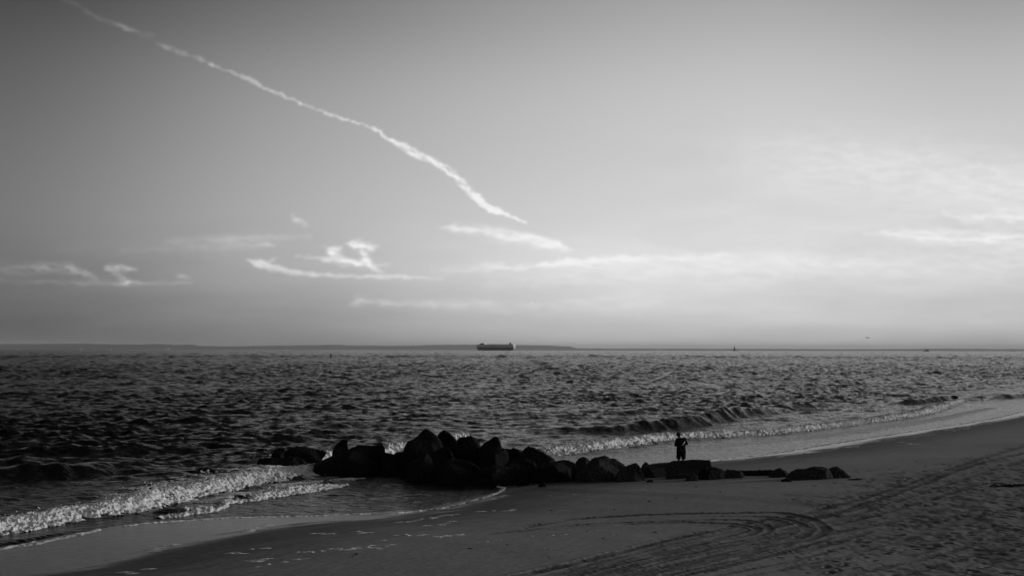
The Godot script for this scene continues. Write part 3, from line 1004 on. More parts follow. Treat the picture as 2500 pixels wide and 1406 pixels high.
func rock(called: String, label: String, outline: Array, d: float, thick: float, sd: int, m: Material, rough := 0.06, power := 4.4, lean := 0.0, group := "boulders of the rock groyne") -> Node3D:
	# the outline stands upright at distance d; the stone swells out before and behind it
	var pts := []
	var lo := Vector2(1e9, 1e9)
	var hi := Vector2(-1e9, -1e9)
	for p in outline:
		var w := deep(p[0], p[1], d)
		var q := Vector2(w.x, w.y)
		pts.append(q)
		lo = lo.min(q)
		hi = hi.max(q)
	for k in pts.size():
		if pts[k].y < lo.y + 0.18 * (hi.y - lo.y):
			pts[k].y -= 0.45
	lo.y -= 0.45
	var at := Vector3((lo.x + hi.x) * 0.5, lo.y, -d)
	var mid := Vector2(at.x, lo.y)
	# walk round the outline, keeping its corners
	var total := 0.0
	for k in pts.size():
		total += Vector2(pts[k]).distance_to(pts[(k + 1) % pts.size()])
	var ring := []
	for k in pts.size():
		var p0: Vector2 = pts[k]
		var p1: Vector2 = pts[(k + 1) % pts.size()]
		var parts := maxi(1, int(ceil(p0.distance_to(p1) / total * 60.0)))
		for n in parts:
			ring.append(p0.lerp(p1, float(n) / parts))
	var NP := ring.size()
	var size := maxf(hi.x - lo.x, hi.y - lo.y)
	var facet := noise(sd, 1.1 / maxf(0.5, size * 0.45), 1, FastNoiseLite.TYPE_CELLULAR)
	facet.cellular_return_type = FastNoiseLite.RETURN_DISTANCE
	var grain := noise(sd + 7, 2.4, 4)
	var NL := 27
	var v := []
	rng.seed = sd
	var skew := rng.randf_range(-0.18, 0.18) * size
	var dropf := rng.randf_range(0.0, 0.25)
	var tall := hi.y - lo.y
	var cuts := []
	for k in 11:
		var face := 1.0 if k < 8 else -1.0
		var cn := Vector3(rng.randf_range(-0.9, 0.9), rng.randf_range(-0.1, 0.9), face * rng.randf_range(0.45, 1.0)).normalized()
		var reach := absf(cn.x) * (hi.x - lo.x) * 0.5 + maxf(0.0, cn.y) * tall + absf(cn.z) * thick * 0.5
		cuts.append([cn, reach * rng.randf_range(0.48, 0.66)])
	for l in NL:
		var w := -1.0 + 2.0 * l / (NL - 1)
		var sc := pow(maxf(0.0, 1.0 - pow(absf(w), power)), 1.0 / power)
		sc = maxf(sc, 0.03)
		for n in NP:
			var q: Vector2 = ring[n]
			var rel := q - mid
			var x := rel.x * (0.35 + 0.65 * sc if absf(w) < 0.995 else 0.2) + skew * w * (1.0 - sc) + lean * w * rel.y
			var y := rel.y * (sc - dropf * maxf(0.0, w) * sc)
			var z := w * thick * 0.5 * (1.0 + 0.25 * (1.0 - rel.y / maxf(0.05, hi.y - lo.y)))
			var p := Vector3(x, y, z)
			var nn := Vector3(rel.x, rel.y - (hi.y - lo.y) * 0.4, z).normalized()
			var wp := p + at
			p += nn * (facet.get_noise_3d(wp.x, wp.y, wp.z) * 0.06 * size * absf(w))
			for c in cuts:
				var over: float = Vector3(c[0]).dot(p) - float(c[1])
				if over > 0.0:
					p -= Vector3(c[0]) * over * smoothstep(0.0, 0.35, absf(w))
			p += nn * grain.get_noise_3d(wp.x * 1.4, wp.y * 1.4, wp.z * 1.4) * rough
			v.append(p)
	var s := SurfaceTool.new()
	s.begin(Mesh.PRIMITIVE_TRIANGLES)
	s.set_smooth_group(-1)
	var cw := 0.0
	for n in NP:
		cw += Vector2(ring[n]).cross(ring[(n + 1) % NP])
	for p in v:
		s.add_vertex(p)
	for cap in [0, NL - 1]:
		var c := Vector3.ZERO
		for n in NP:
			c += v[cap * NP + n]
		s.add_vertex(c / NP)
	var flip := cw > 0.0
	for l in NL - 1:
		for n in NP:
			var a := l * NP + n
			var b := l * NP + (n + 1) % NP
			for i in ([a, b + NP, b, a, a + NP, b + NP] if flip else [a, b, b + NP, a, b + NP, a + NP]):
				s.add_index(i)
	for n in NP:
		var b := (n + 1) % NP
		var e := (NL - 1) * NP
		for i in ([n, b, NL * NP, e + b, e + n, NL * NP + 1] if flip else [b, n, NL * NP, e + n, e + b, NL * NP + 1]):
			s.add_index(i)
	s.generate_normals()
	var o := put(called, s.commit(), m)
	o.position = at
	tag(o, label, "rock", group)
	return o

func make_rocks() -> void:
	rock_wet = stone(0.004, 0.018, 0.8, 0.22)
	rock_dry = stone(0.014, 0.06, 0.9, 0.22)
	var W := rock_wet
	var Y := rock_dry
	var R := "boulder"
	# seaward end, in the water
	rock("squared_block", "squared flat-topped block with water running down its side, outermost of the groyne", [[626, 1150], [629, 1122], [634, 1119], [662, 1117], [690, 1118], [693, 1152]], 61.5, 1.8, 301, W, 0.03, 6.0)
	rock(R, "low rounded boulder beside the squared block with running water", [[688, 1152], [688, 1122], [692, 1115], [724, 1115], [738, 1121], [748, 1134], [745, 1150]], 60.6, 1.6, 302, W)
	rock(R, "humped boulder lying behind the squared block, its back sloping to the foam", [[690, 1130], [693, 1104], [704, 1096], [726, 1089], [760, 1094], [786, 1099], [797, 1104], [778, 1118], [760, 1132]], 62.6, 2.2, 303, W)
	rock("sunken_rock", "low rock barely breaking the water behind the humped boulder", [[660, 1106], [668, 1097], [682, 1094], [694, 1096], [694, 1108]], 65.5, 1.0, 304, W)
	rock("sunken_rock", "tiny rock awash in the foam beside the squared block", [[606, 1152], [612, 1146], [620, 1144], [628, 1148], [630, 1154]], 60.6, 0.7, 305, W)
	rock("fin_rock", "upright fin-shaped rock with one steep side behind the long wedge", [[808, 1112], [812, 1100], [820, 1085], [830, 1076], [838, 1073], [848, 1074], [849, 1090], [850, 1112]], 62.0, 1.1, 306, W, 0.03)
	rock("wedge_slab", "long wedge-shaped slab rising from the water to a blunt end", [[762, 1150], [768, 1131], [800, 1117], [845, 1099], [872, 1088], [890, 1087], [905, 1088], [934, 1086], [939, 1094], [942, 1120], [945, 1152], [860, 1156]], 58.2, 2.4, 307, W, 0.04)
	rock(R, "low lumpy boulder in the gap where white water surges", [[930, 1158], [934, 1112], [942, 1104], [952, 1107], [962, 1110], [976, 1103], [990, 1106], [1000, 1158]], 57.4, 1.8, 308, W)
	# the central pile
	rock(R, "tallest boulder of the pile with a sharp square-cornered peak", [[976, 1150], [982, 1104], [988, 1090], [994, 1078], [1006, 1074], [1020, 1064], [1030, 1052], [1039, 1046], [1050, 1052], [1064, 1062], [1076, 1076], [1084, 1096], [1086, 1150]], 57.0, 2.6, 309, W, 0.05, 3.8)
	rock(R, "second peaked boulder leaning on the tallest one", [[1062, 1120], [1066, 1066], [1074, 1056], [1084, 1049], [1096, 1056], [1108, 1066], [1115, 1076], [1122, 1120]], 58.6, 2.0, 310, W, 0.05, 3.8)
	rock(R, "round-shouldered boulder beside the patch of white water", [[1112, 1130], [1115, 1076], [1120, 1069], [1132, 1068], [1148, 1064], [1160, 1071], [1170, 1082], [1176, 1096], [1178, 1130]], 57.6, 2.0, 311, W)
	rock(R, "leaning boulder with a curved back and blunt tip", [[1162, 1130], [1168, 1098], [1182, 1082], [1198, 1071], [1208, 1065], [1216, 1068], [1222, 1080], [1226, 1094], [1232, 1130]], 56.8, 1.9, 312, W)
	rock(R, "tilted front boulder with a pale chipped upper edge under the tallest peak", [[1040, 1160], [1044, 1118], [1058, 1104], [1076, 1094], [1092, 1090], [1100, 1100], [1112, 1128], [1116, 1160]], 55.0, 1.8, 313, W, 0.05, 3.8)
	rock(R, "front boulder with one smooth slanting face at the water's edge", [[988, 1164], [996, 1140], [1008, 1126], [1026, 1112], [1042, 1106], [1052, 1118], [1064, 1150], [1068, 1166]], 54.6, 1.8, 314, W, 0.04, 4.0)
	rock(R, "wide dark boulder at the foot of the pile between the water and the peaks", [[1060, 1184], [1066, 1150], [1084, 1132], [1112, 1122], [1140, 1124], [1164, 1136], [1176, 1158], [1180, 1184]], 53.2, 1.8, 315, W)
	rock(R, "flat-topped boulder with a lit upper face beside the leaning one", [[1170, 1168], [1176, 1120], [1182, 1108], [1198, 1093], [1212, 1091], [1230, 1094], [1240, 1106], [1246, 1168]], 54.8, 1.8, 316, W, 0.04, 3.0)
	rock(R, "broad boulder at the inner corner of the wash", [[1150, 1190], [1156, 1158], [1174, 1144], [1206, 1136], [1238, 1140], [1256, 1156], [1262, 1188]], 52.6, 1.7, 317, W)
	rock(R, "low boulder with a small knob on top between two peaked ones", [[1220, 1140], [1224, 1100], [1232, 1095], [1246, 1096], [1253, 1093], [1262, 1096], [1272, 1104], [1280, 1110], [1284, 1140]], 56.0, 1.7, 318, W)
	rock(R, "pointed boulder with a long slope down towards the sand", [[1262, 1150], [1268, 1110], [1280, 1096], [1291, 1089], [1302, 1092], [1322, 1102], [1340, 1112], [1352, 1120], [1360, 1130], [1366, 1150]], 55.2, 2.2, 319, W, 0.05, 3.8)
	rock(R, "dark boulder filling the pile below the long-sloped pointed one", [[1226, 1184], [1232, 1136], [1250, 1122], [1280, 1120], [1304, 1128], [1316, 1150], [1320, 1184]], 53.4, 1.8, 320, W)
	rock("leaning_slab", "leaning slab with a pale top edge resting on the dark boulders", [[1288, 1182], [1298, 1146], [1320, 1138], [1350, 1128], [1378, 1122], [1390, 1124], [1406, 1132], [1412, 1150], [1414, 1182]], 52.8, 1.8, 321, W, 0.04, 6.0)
	# landward end
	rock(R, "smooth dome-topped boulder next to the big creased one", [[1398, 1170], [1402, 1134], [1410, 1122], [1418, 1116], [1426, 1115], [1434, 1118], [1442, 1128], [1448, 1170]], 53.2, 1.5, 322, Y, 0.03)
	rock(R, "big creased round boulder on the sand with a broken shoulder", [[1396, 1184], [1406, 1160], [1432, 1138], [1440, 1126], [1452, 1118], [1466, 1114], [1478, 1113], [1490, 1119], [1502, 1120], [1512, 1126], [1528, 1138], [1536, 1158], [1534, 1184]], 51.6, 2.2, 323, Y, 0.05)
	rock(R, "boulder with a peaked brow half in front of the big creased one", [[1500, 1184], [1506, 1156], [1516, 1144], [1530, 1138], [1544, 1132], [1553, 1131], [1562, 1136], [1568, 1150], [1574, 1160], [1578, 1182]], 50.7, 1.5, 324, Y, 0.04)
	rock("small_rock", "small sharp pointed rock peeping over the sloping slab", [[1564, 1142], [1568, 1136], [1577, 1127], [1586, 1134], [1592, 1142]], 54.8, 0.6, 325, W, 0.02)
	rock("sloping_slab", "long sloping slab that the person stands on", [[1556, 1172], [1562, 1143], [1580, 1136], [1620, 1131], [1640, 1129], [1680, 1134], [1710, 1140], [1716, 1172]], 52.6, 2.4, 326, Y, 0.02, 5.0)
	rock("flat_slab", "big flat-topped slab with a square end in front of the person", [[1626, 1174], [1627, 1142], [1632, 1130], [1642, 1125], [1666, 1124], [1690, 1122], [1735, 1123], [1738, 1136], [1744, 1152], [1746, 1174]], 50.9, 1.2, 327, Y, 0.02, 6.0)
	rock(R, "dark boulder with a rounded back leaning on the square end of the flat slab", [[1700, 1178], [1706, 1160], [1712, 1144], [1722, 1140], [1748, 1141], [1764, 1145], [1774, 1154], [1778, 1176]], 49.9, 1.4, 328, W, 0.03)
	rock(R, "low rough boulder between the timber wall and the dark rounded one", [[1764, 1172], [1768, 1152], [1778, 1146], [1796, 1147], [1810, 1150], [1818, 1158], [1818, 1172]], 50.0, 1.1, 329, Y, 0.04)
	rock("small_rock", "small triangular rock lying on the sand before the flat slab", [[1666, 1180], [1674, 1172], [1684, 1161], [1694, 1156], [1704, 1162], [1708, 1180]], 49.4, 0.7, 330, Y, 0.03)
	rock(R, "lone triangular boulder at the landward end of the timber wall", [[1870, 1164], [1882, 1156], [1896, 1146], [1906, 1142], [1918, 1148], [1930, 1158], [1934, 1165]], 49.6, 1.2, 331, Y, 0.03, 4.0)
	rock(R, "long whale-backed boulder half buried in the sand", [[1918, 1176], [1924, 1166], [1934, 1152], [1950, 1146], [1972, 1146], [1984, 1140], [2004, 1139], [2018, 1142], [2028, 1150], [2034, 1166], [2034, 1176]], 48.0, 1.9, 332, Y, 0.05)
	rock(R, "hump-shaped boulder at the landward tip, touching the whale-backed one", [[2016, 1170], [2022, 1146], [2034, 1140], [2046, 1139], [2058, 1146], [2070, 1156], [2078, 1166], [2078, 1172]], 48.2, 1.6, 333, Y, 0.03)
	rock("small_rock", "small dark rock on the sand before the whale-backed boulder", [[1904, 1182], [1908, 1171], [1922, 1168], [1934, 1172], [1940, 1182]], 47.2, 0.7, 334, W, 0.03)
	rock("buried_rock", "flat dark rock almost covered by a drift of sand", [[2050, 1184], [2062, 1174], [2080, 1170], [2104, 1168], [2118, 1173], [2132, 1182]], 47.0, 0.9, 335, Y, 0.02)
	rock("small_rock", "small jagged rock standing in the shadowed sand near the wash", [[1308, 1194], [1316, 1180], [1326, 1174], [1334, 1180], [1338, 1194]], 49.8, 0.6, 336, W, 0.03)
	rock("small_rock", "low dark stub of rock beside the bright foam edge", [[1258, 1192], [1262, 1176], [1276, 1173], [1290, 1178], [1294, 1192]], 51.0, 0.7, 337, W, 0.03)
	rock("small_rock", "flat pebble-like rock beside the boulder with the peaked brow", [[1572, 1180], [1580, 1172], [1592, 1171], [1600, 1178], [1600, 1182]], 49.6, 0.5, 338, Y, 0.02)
	# the old timber wall of the groyne: short upright planks behind a waling beam
	var wood := mat(0.018, 0.9, 0.3)
	var a := ground(1806, 1157, 0.75)
	var b := ground(1906, 1156, 0.85)
	var n := base("timber_wall", a.lerp(b, 0.5))
	tag(n, "low dark timber wall of short planks half buried between boulders", "wall")
	rng.seed = 41
	var along := (b - a)
	var count := 22
	for k in count:
		var c := a + along * ((k + 0.5) / count) - n.position
		var s := st_new()
		var hw := along.length() / count * 0.46
		var topy := 0.16 + rng.randf_range(-0.02, 0.03)
		box(s, Vector3(c.x - hw, c.y - 0.35, c.z - 0.05), Vector3(c.x + hw, c.y + topy, c.z + 0.05), 0.006)
		put("plank", done(s), wood, n)
	var s2 := st_new()
	bar(s2, a - n.position + Vector3(0, 0.02, 0.09), b - n.position + Vector3(0, 0.04, 0.09), 0.05, 0.05, 8)
	put("beam", done(s2), wood, n)

# =====================================================================  wrack on the sand
func make_wrack() -> void:
	rng.seed = 515
	var weed := mat(0.02, 0.9, 0.3)
	var spots := [[1965, 1104, 9], [1940, 1131, 6], [1952, 1126, 5], [2020, 1118, 6], [1346, 1246, 7], [1348, 1253, 6], [1500, 1246, 7], [1483, 1265, 11], [1436, 1282, 10], [1286, 1294, 8], [1651, 1217, 6], [1585, 1225, 9], [1541, 1229, 4], [1474, 1322, 10], [1505, 1312, 6], [1433, 1302, 8], [1600, 1305, 12], [1490, 1310, 6], [1148, 1346, 14], [1238, 1338, 8], [1338, 1350, 7], [870, 1358, 14], [860, 1363, 8], [1340, 1370, 7], [1700, 1236, 6], [1600, 1330, 6], [1345, 1216, 5], [1700, 1190, 8], [1430, 1225, 5], [1760, 1205, 7]]
	for p in spots:
		var g := ground(p[0], p[1], 0.6)
		g = ground(p[0], p[1], sand_height(g.x, g.z))
		var r: float = p[2] * 0.5 * (-g.z) / FPX
		var s := st_new()
		for k in 5:
			var an := rng.randf_range(-0.7, 0.7)
			var c := Vector3(rng.randf_range(-0.5, 0.5), 0.0, rng.randf_range(-0.5, 0.5)) * r
			var u := Vector3(cos(an), 0, sin(an)) * r * rng.randf_range(0.5, 1.0)
			c.y = sand_height(g.x + c.x, g.z + c.z) - g.y
			bar(s, c - u - Vector3(0, 0.01, 0), c + Vector3(0, r * 0.12, 0), r * 0.08, r * 0.2, 5)
			bar(s, c + Vector3(0, r * 0.12, 0), c + u - Vector3(0, 0.01, 0), r * 0.2, r * 0.06, 5)
		var o := put("seaweed_scrap", done(s), weed)
		o.position = g
		tag(o, "small dark scrap of seaweed lying on the open sand", "seaweed", "seaweed scraps on the sand")
	# the dark heap at the right
	var h := ground(2480, 1193, 1.15)
	h.y = sand_height(h.x, h.z)
	var s3 := st_new()
	for k in 46:
		var c := Vector3(rng.randfn(0.0, 0.5), 0, rng.randfn(0.0, 0.14))
		var u := Vector3(rng.randf_range(-1, 1), 0, rng.randf_range(-0.6, 0.6)).normalized() * rng.randf_range(0.1, 0.26)
		c.y = sand_height(h.x + c.x, h.z + c.z) - h.y
		var hgt := rng.randf_range(0.02, 0.06)
		bar(s3, c - u - Vector3(0, 0.02, 0), c + Vector3(0, hgt, 0), 0.015, 0.035, 5)
		bar(s3, c + Vector3(0, hgt, 0), c + u - Vector3(0, 0.02, 0), 0.035, 0.012, 5)
	var o2 := put("seaweed_heap", done(s3), weed)
	o2.position = h
	tag(o2, "long dark heap of tangled seaweed on the footprinted sand", "seaweed")

# =====================================================================  the person
func field_nets(bones: Array, k: float, cell: float, s: SurfaceTool, cut: Array = []) -> void:
	# bones: [a, b, ra, rb]; a smooth union meshed as surface nets; cut: planes [normal, distance] kept where dot < distance
	var lo := Vector3(1e9, 1e9, 1e9)
	var hi := -lo
	for b in bones:
		var r := maxf(b[2], b[3]) + cell * 2.5 + k * 0.3
		lo = lo.min(Vector3(b[0]).min(b[1]) - Vector3(r, r, r))
		hi = hi.max(Vector3(b[0]).max(b[1]) + Vector3(r, r, r))
	var nx := int((hi.x - lo.x) / cell) + 2
	var ny := int((hi.y - lo.y) / cell) + 2
	var nz := int((hi.z - lo.z) / cell) + 2
	var f := PackedFloat32Array()
	f.resize(nx * ny * nz)
	f.fill(1.0)
	for b in bones:
		var A: Vector3 = b[0]
		var B: Vector3 = b[1]
		var ra: float = b[2]
		var rb: float = b[3]
		var ab := B - A
		var l2 := maxf(ab.length_squared(), 1e-9)
		var r := maxf(ra, rb) + k + cell * 2.0
		var c0 := Vector3i(((A.min(B) - Vector3(r, r, r)) - lo) / cell).max(Vector3i.ZERO)
		var c1 := Vector3i(((A.max(B) + Vector3(r, r, r)) - lo) / cell).min(Vector3i(nx - 1, ny - 1, nz - 1))
		for z in range(c0.z, c1.z + 1):
			for y in range(c0.y, c1.y + 1):
				var row := (z * ny + y) * nx
				for x in range(c0.x, c1.x + 1):
					var p := lo + Vector3(x, y, z) * cell - A
					var t := clampf(p.dot(ab) / l2, 0.0, 1.0)
					var d := (p - ab * t).length() - lerpf(ra, rb, t)
					var o := f[row + x]
					var h := clampf(0.5 + 0.5 * (o - d) / k, 0.0, 1.0)
					f[row + x] = lerpf(o, d, h) - k * h * (1.0 - h)
	for c in cut:
		var cn: Vector3 = c[0]
		for z in nz:
			for y in ny:
				for x in nx:
					var g := (z * ny + y) * nx + x
					f[g] = maxf(f[g], cn.dot(lo + Vector3(x, y, z) * cell) - float(c[1]))
	var vid := PackedInt32Array()
	vid.resize(nx * ny * nz)
	vid.fill(-1)
	var vs := PackedVector3Array()
	var offs := [0, 1, nx, nx + 1, nx * ny, nx * ny + 1, nx * ny + nx, nx * ny + nx + 1]
	var corner := [Vector3(0, 0, 0), Vector3(1, 0, 0), Vector3(0, 1, 0), Vector3(1, 1, 0), Vector3(0, 0, 1), Vector3(1, 0, 1), Vector3(0, 1, 1), Vector3(1, 1, 1)]
	var edges := [[0, 1], [2, 3], [4, 5], [6, 7], [0, 2], [1, 3], [4, 6], [5, 7], [0, 4], [1, 5], [2, 6], [3, 7]]
	for z in nz - 1:
		for y in ny - 1:
			for x in nx - 1:
				var g := (z * ny + y) * nx + x
				var inside := 0
				for o in 8:
					if f[g + offs[o]] < 0.0:
						inside += 1
				if inside == 0 or inside == 8:
					continue
				var sum := Vector3.ZERO
				var n := 0
				for e in edges:
					var a := f[g + offs[e[0]]]
					var b := f[g + offs[e[1]]]
					if (a < 0.0) != (b < 0.0):
						sum += Vector3(corner[e[0]]).lerp(corner[e[1]], a / (a - b))
						n += 1
				vid[g] = vs.size()
				vs.append(lo + (Vector3(x, y, z) + sum / n) * cell)
	var tri := PackedInt32Array()
	var st := [1, nx, nx * ny]
	for z in range(1, nz - 1):
		for y in range(1, ny - 1):
			for x in range(1, nx - 1):
				var g := (z * ny + y) * nx + x
				for ax in 3:
					var h: int = g + st[ax]
					if (f[g] < 0.0) == (f[h] < 0.0):
						continue
					var u: int = st[(ax + 1) % 3]
					var w: int = st[(ax + 2) % 3]
					var q := [vid[g], vid[g - u], vid[g - u - w], vid[g - w]]
					if q.min() < 0:
						continue
					if f[g] < 0.0:
						tri.append_array([q[0], q[2], q[1], q[0], q[3], q[2]])
					else:
						tri.append_array([q[0], q[1], q[2], q[0], q[2], q[3]])
	s.set_smooth_group(0)
	for i in tri:
		s.add_vertex(vs[i])

func finger(root: Vector3, out: Vector3, curl: Vector3, long: float) -> Array:
	var a := root
	var b := a + (out * 0.9 + curl * 0.35).normalized() * long * 0.45
	var c := b + (out * 0.3 + curl).normalized() * long * 0.32
	var d := c + (curl - out * 0.5).normalized() * long * 0.23
	return [[a, b, 0.0095, 0.0088], [b, c, 0.0088, 0.008], [c, d, 0.008, 0.0068]]

func make_person() -> void:
	# seen from behind, head bent over something held in both hands before the chest
	var foot_y := 0.84
	var at := deep(1663.5, 1142.0, 52.4)
	at.y = foot_y
	var n := base("person", at)
	tag(n, "person in dark t-shirt and shorts standing on the rocks, back turned, head bent", "person")
	var sk := mat(0.10, 0.6, 0.4)
	var cloth := mat(0.012, 0.95, 0.2)
	var cloth2 := mat(0.008, 0.95, 0.2)
	var hairm := mat(0.006, 0.7, 0.3)
	var hipL := Vector3(-0.09, 0.88, 0.0)
	var hipR := Vector3(0.10, 0.88, 0.0)
	var knL := Vector3(-0.115, 0.48, -0.02)
	var knR := Vector3(0.105, 0.48, 0.0)
	var anL := Vector3(-0.115, 0.08, 0.03)
	var anR := Vector3(0.12, 0.08, 0.05)
	var shL := Vector3(-0.175, 1.42, 0.0)
	var shR := Vector3(0.185, 1.43, 0.0)
	var elL := Vector3(-0.262, 1.14, 0.03)
	var elR := Vector3(0.278, 1.215, 0.03)
	var wrL := Vector3(-0.08, 1.13, -0.24)
	var wrR := Vector3(0.09, 1.16, -0.25)
	var neck := Vector3(-0.035, 1.47, -0.01)
	var skull := Vector3(-0.105, 1.625, -0.05)
	var s := SurfaceTool.new()
	s.begin(Mesh.PRIMITIVE_TRIANGLES)
	field_nets([
		[Vector3(0, 0.92, 0), Vector3(0, 1.12, 0.0), 0.135, 0.125], [Vector3(0, 1.12, 0), Vector3(0, 1.34, 0.01), 0.125, 0.13],
		[Vector3(-0.06, 1.36, 0), Vector3(0.07, 1.36, 0), 0.115, 0.115], [shL, shR, 0.065, 0.065], [Vector3(0, 1.4, 0.0), neck, 0.07, 0.056], [neck, skull - Vector3(-0.02, 0.06, -0.02), 0.055, 0.055],
		[shL, elL, 0.052, 0.042], [shR, elR, 0.052, 0.042], [elL, wrL, 0.042, 0.028], [elR, wrR, 0.042, 0.028],
		[hipL, knL, 0.085, 0.056], [hipR, knR, 0.085, 0.056], [knL, knL.lerp(anL, 0.35), 0.054, 0.057], [knR, knR.lerp(anR, 0.35), 0.054, 0.057], [knL.lerp(anL, 0.35), anL, 0.057, 0.037], [knR.lerp(anR, 0.35), anR, 0.057, 0.037],
		[anL + Vector3(0, -0.04, 0.03), anL + Vector3(-0.02, -0.052, -0.16), 0.038, 0.028], [anR + Vector3(0, -0.04, 0.03), anR + Vector3(0.03, -0.052, -0.16), 0.038, 0.028]], 0.03, 0.018, s)
	# head: skull, face, jaw, nose, ears
	field_nets([
		[skull + Vector3(0, 0.03, 0.025), skull + Vector3(0, 0.03, -0.03), 0.083, 0.078], [skull + Vector3(-0.01, -0.01, -0.03), skull + Vector3(-0.015, -0.075, -0.075), 0.066, 0.042],
		[skull + Vector3(-0.02, 0.0, -0.105), skull + Vector3(-0.022, -0.028, -0.122), 0.01, 0.014], [skull + Vector3(-0.018, -0.058, -0.108), skull + Vector3(0.0, -0.058, -0.108), 0.01, 0.01],
		[skull + Vector3(-0.085, -0.02, 0.0), skull + Vector3(-0.09, 0.015, 0.012), 0.012, 0.016], [skull + Vector3(0.082, -0.02, 0.0), skull + Vector3(0.087, 0.015, 0.012), 0.012, 0.016]], 0.02, 0.009, s)
	# hands, closed round the thing they hold
	for sd in [-1, 1]:
		var wr := wrL if sd < 0 else wrR
		var inn := Vector3(-sd, 0, 0)
		var palm := wr + Vector3(-sd * 0.03, 0.03, -0.07)
		var hand := [[wr, palm, 0.026, 0.032], [palm + Vector3(0, 0.03, -0.005), palm + Vector3(0, -0.03, -0.005), 0.02, 0.018]]
		for fi in 4:
			hand += finger(palm + Vector3(0, 0.032 - fi * 0.021, -0.02), Vector3(0, 0, -1), inn, [0.078, 0.086, 0.08, 0.064][fi])
		hand += [[palm + Vector3(-sd * 0.008, 0.03, 0.0), palm + Vector3(-sd * 0.03, 0.065, -0.012), 0.0115, 0.0105], [palm + Vector3(-sd * 0.03, 0.065, -0.012), palm + Vector3(-sd * 0.05, 0.08, -0.03), 0.0105, 0.0085]]
		field_nets(hand, 0.008, 0.0055, s)
	s.generate_normals()
	put("body", s.commit(), sk, n)
	# hair: a tousled cap down to the nape
	var h := SurfaceTool.new()
	h.begin(Mesh.PRIMITIVE_TRIANGLES)
	rng.seed = 8
	var tufts := [[skull + Vector3(0.0, 0.045, 0.03), skull + Vector3(0, 0.05, -0.04), 0.103, 0.095], [skull + Vector3(0, 0.0, 0.045), skull + Vector3(0.015, -0.05, 0.045), 0.088, 0.06]]
	for k in 34:
		var an := rng.randf() * TAU
		var el := rng.randf_range(-0.35, 1.4)
		var dv := Vector3(cos(an) * cos(el), sin(el), sin(an) * cos(el) * 0.95 + 0.1).normalized()
		if dv.z < -0.55 and dv.y < 0.35:
			continue
		var p0 := skull + Vector3(0, 0.035, 0.01) + dv * 0.088
		tufts.append([p0, p0 + (dv + Vector3(rng.randf_range(-0.7, 0.7), rng.randf_range(-0.7, 0.3), rng.randf_range(-0.4, 0.4))) * 0.03, 0.024, 0.01])
	field_nets(tufts, 0.014, 0.009, h)
	h.generate_normals()
	put("hair", h.commit(), hairm, n)
	# t-shirt: loose, to the hips, sleeves to the elbow
	var c := SurfaceTool.new()
	c.begin(Mesh.PRIMITIVE_TRIANGLES)
	var shirt := [
		[Vector3(-0.10, 0.74, 0.01), Vector3(-0.075, 1.14, 0.02), 0.13, 0.135], [Vector3(0.115, 0.74, 0.01), Vector3(0.075, 1.14, 0.02), 0.135, 0.135], [Vector3(-0.075, 1.14, 0.02), Vector3(-0.08, 1.34, 0.02), 0.135, 0.135], [Vector3(0.075, 1.14, 0.02), Vector3(0.085, 1.34, 0.02), 0.135, 0.135],
		[shL, shR, 0.08, 0.08], [shL + Vector3(0.01, 0, 0), shL.lerp(elL, 0.92), 0.084, 0.078], [shR - Vector3(0.01, 0, 0), shR.lerp(elR, 0.92), 0.084, 0.078], [Vector3(0, 1.4, 0.02), neck + Vector3(0.02, -0.03, 0.01), 0.09, 0.07]]
	field_nets(shirt, 0.03, 0.016, c, [[Vector3(-0.08, -1, 0).normalized(), -0.765]])
	c.generate_normals()
	var sh := put("t_shirt", c.commit(), cloth, n)
	# shorts to the knee
	var q := SurfaceTool.new()
	q.begin(Mesh.PRIMITIVE_TRIANGLES)
	field_nets([[Vector3(-0.08, 0.9, 0), Vector3(0.09, 0.9, 0), 0.13, 0.13], [hipL + Vector3(-0.01, 0, 0), knL + Vector3(-0.012, -0.05, 0), 0.122, 0.102], [hipR + Vector3(0.01, 0, 0), knR + Vector3(0.02, -0.05, 0), 0.122, 0.104]], 0.02, 0.015, q, [[Vector3(0, -1, 0), -0.475]])
	q.generate_normals()
	put("shorts", q.commit(), cloth2, n)
	# the pale print on the back of the shirt: a bent stroke over three broken lines of marks
	var prm := mat(0.8, 0.9, 0.2)
	var pr := st_new()
	var onto := func(x: float, y: float) -> Vector3:
		# the point of the shirt's back at that height
		var z := 0.3
		for k in 60:
			var p := Vector3(x, y, z)
			var d := 1.0
			for b in shirt:
				var ab: Vector3 = b[1] - b[0]
				var t := clampf((p - Vector3(b[0])).dot(ab) / ab.length_squared(), 0.0, 1.0)
				d = minf(d, (p - Vector3(b[0]) - ab * t).length() - lerpf(b[2], b[3], t))
			if d < 0.008:
				break
			z -= d * 0.8
		return Vector3(x, y, z + 0.012)
	var path := [[0.01, 1.18, 0.014], [0.05, 1.185, 0.026], [0.085, 1.20, 0.025], [0.10, 1.235, 0.022], [0.125, 1.27, 0.023], [0.148, 1.285, 0.028], [0.16, 1.32, 0.012], [0.165, 1.345, 0.004]]
	for k in path.size() - 1:
		var a: Array = path[k]
		var b: Array = path[k + 1]
		var dv := Vector2(b[0] - a[0], b[1] - a[1]).normalized()
		var sd := Vector2(-dv.y, dv.x)
		var pa: Array = []
		for e in [[a, 1.0], [b, 1.0], [b, -1.0], [a, -1.0]]:
			pa.append(onto.call(e[0][0] + sd.x * e[0][2] * e[1], e[0][1] + sd.y * e[0][2] * e[1]))
		quad(pr, pa[0], pa[1], pa[2], pa[3])
	put("shirt_print", done(pr), prm, sh)
	var pr2 := st_new()
	rng.seed = 6
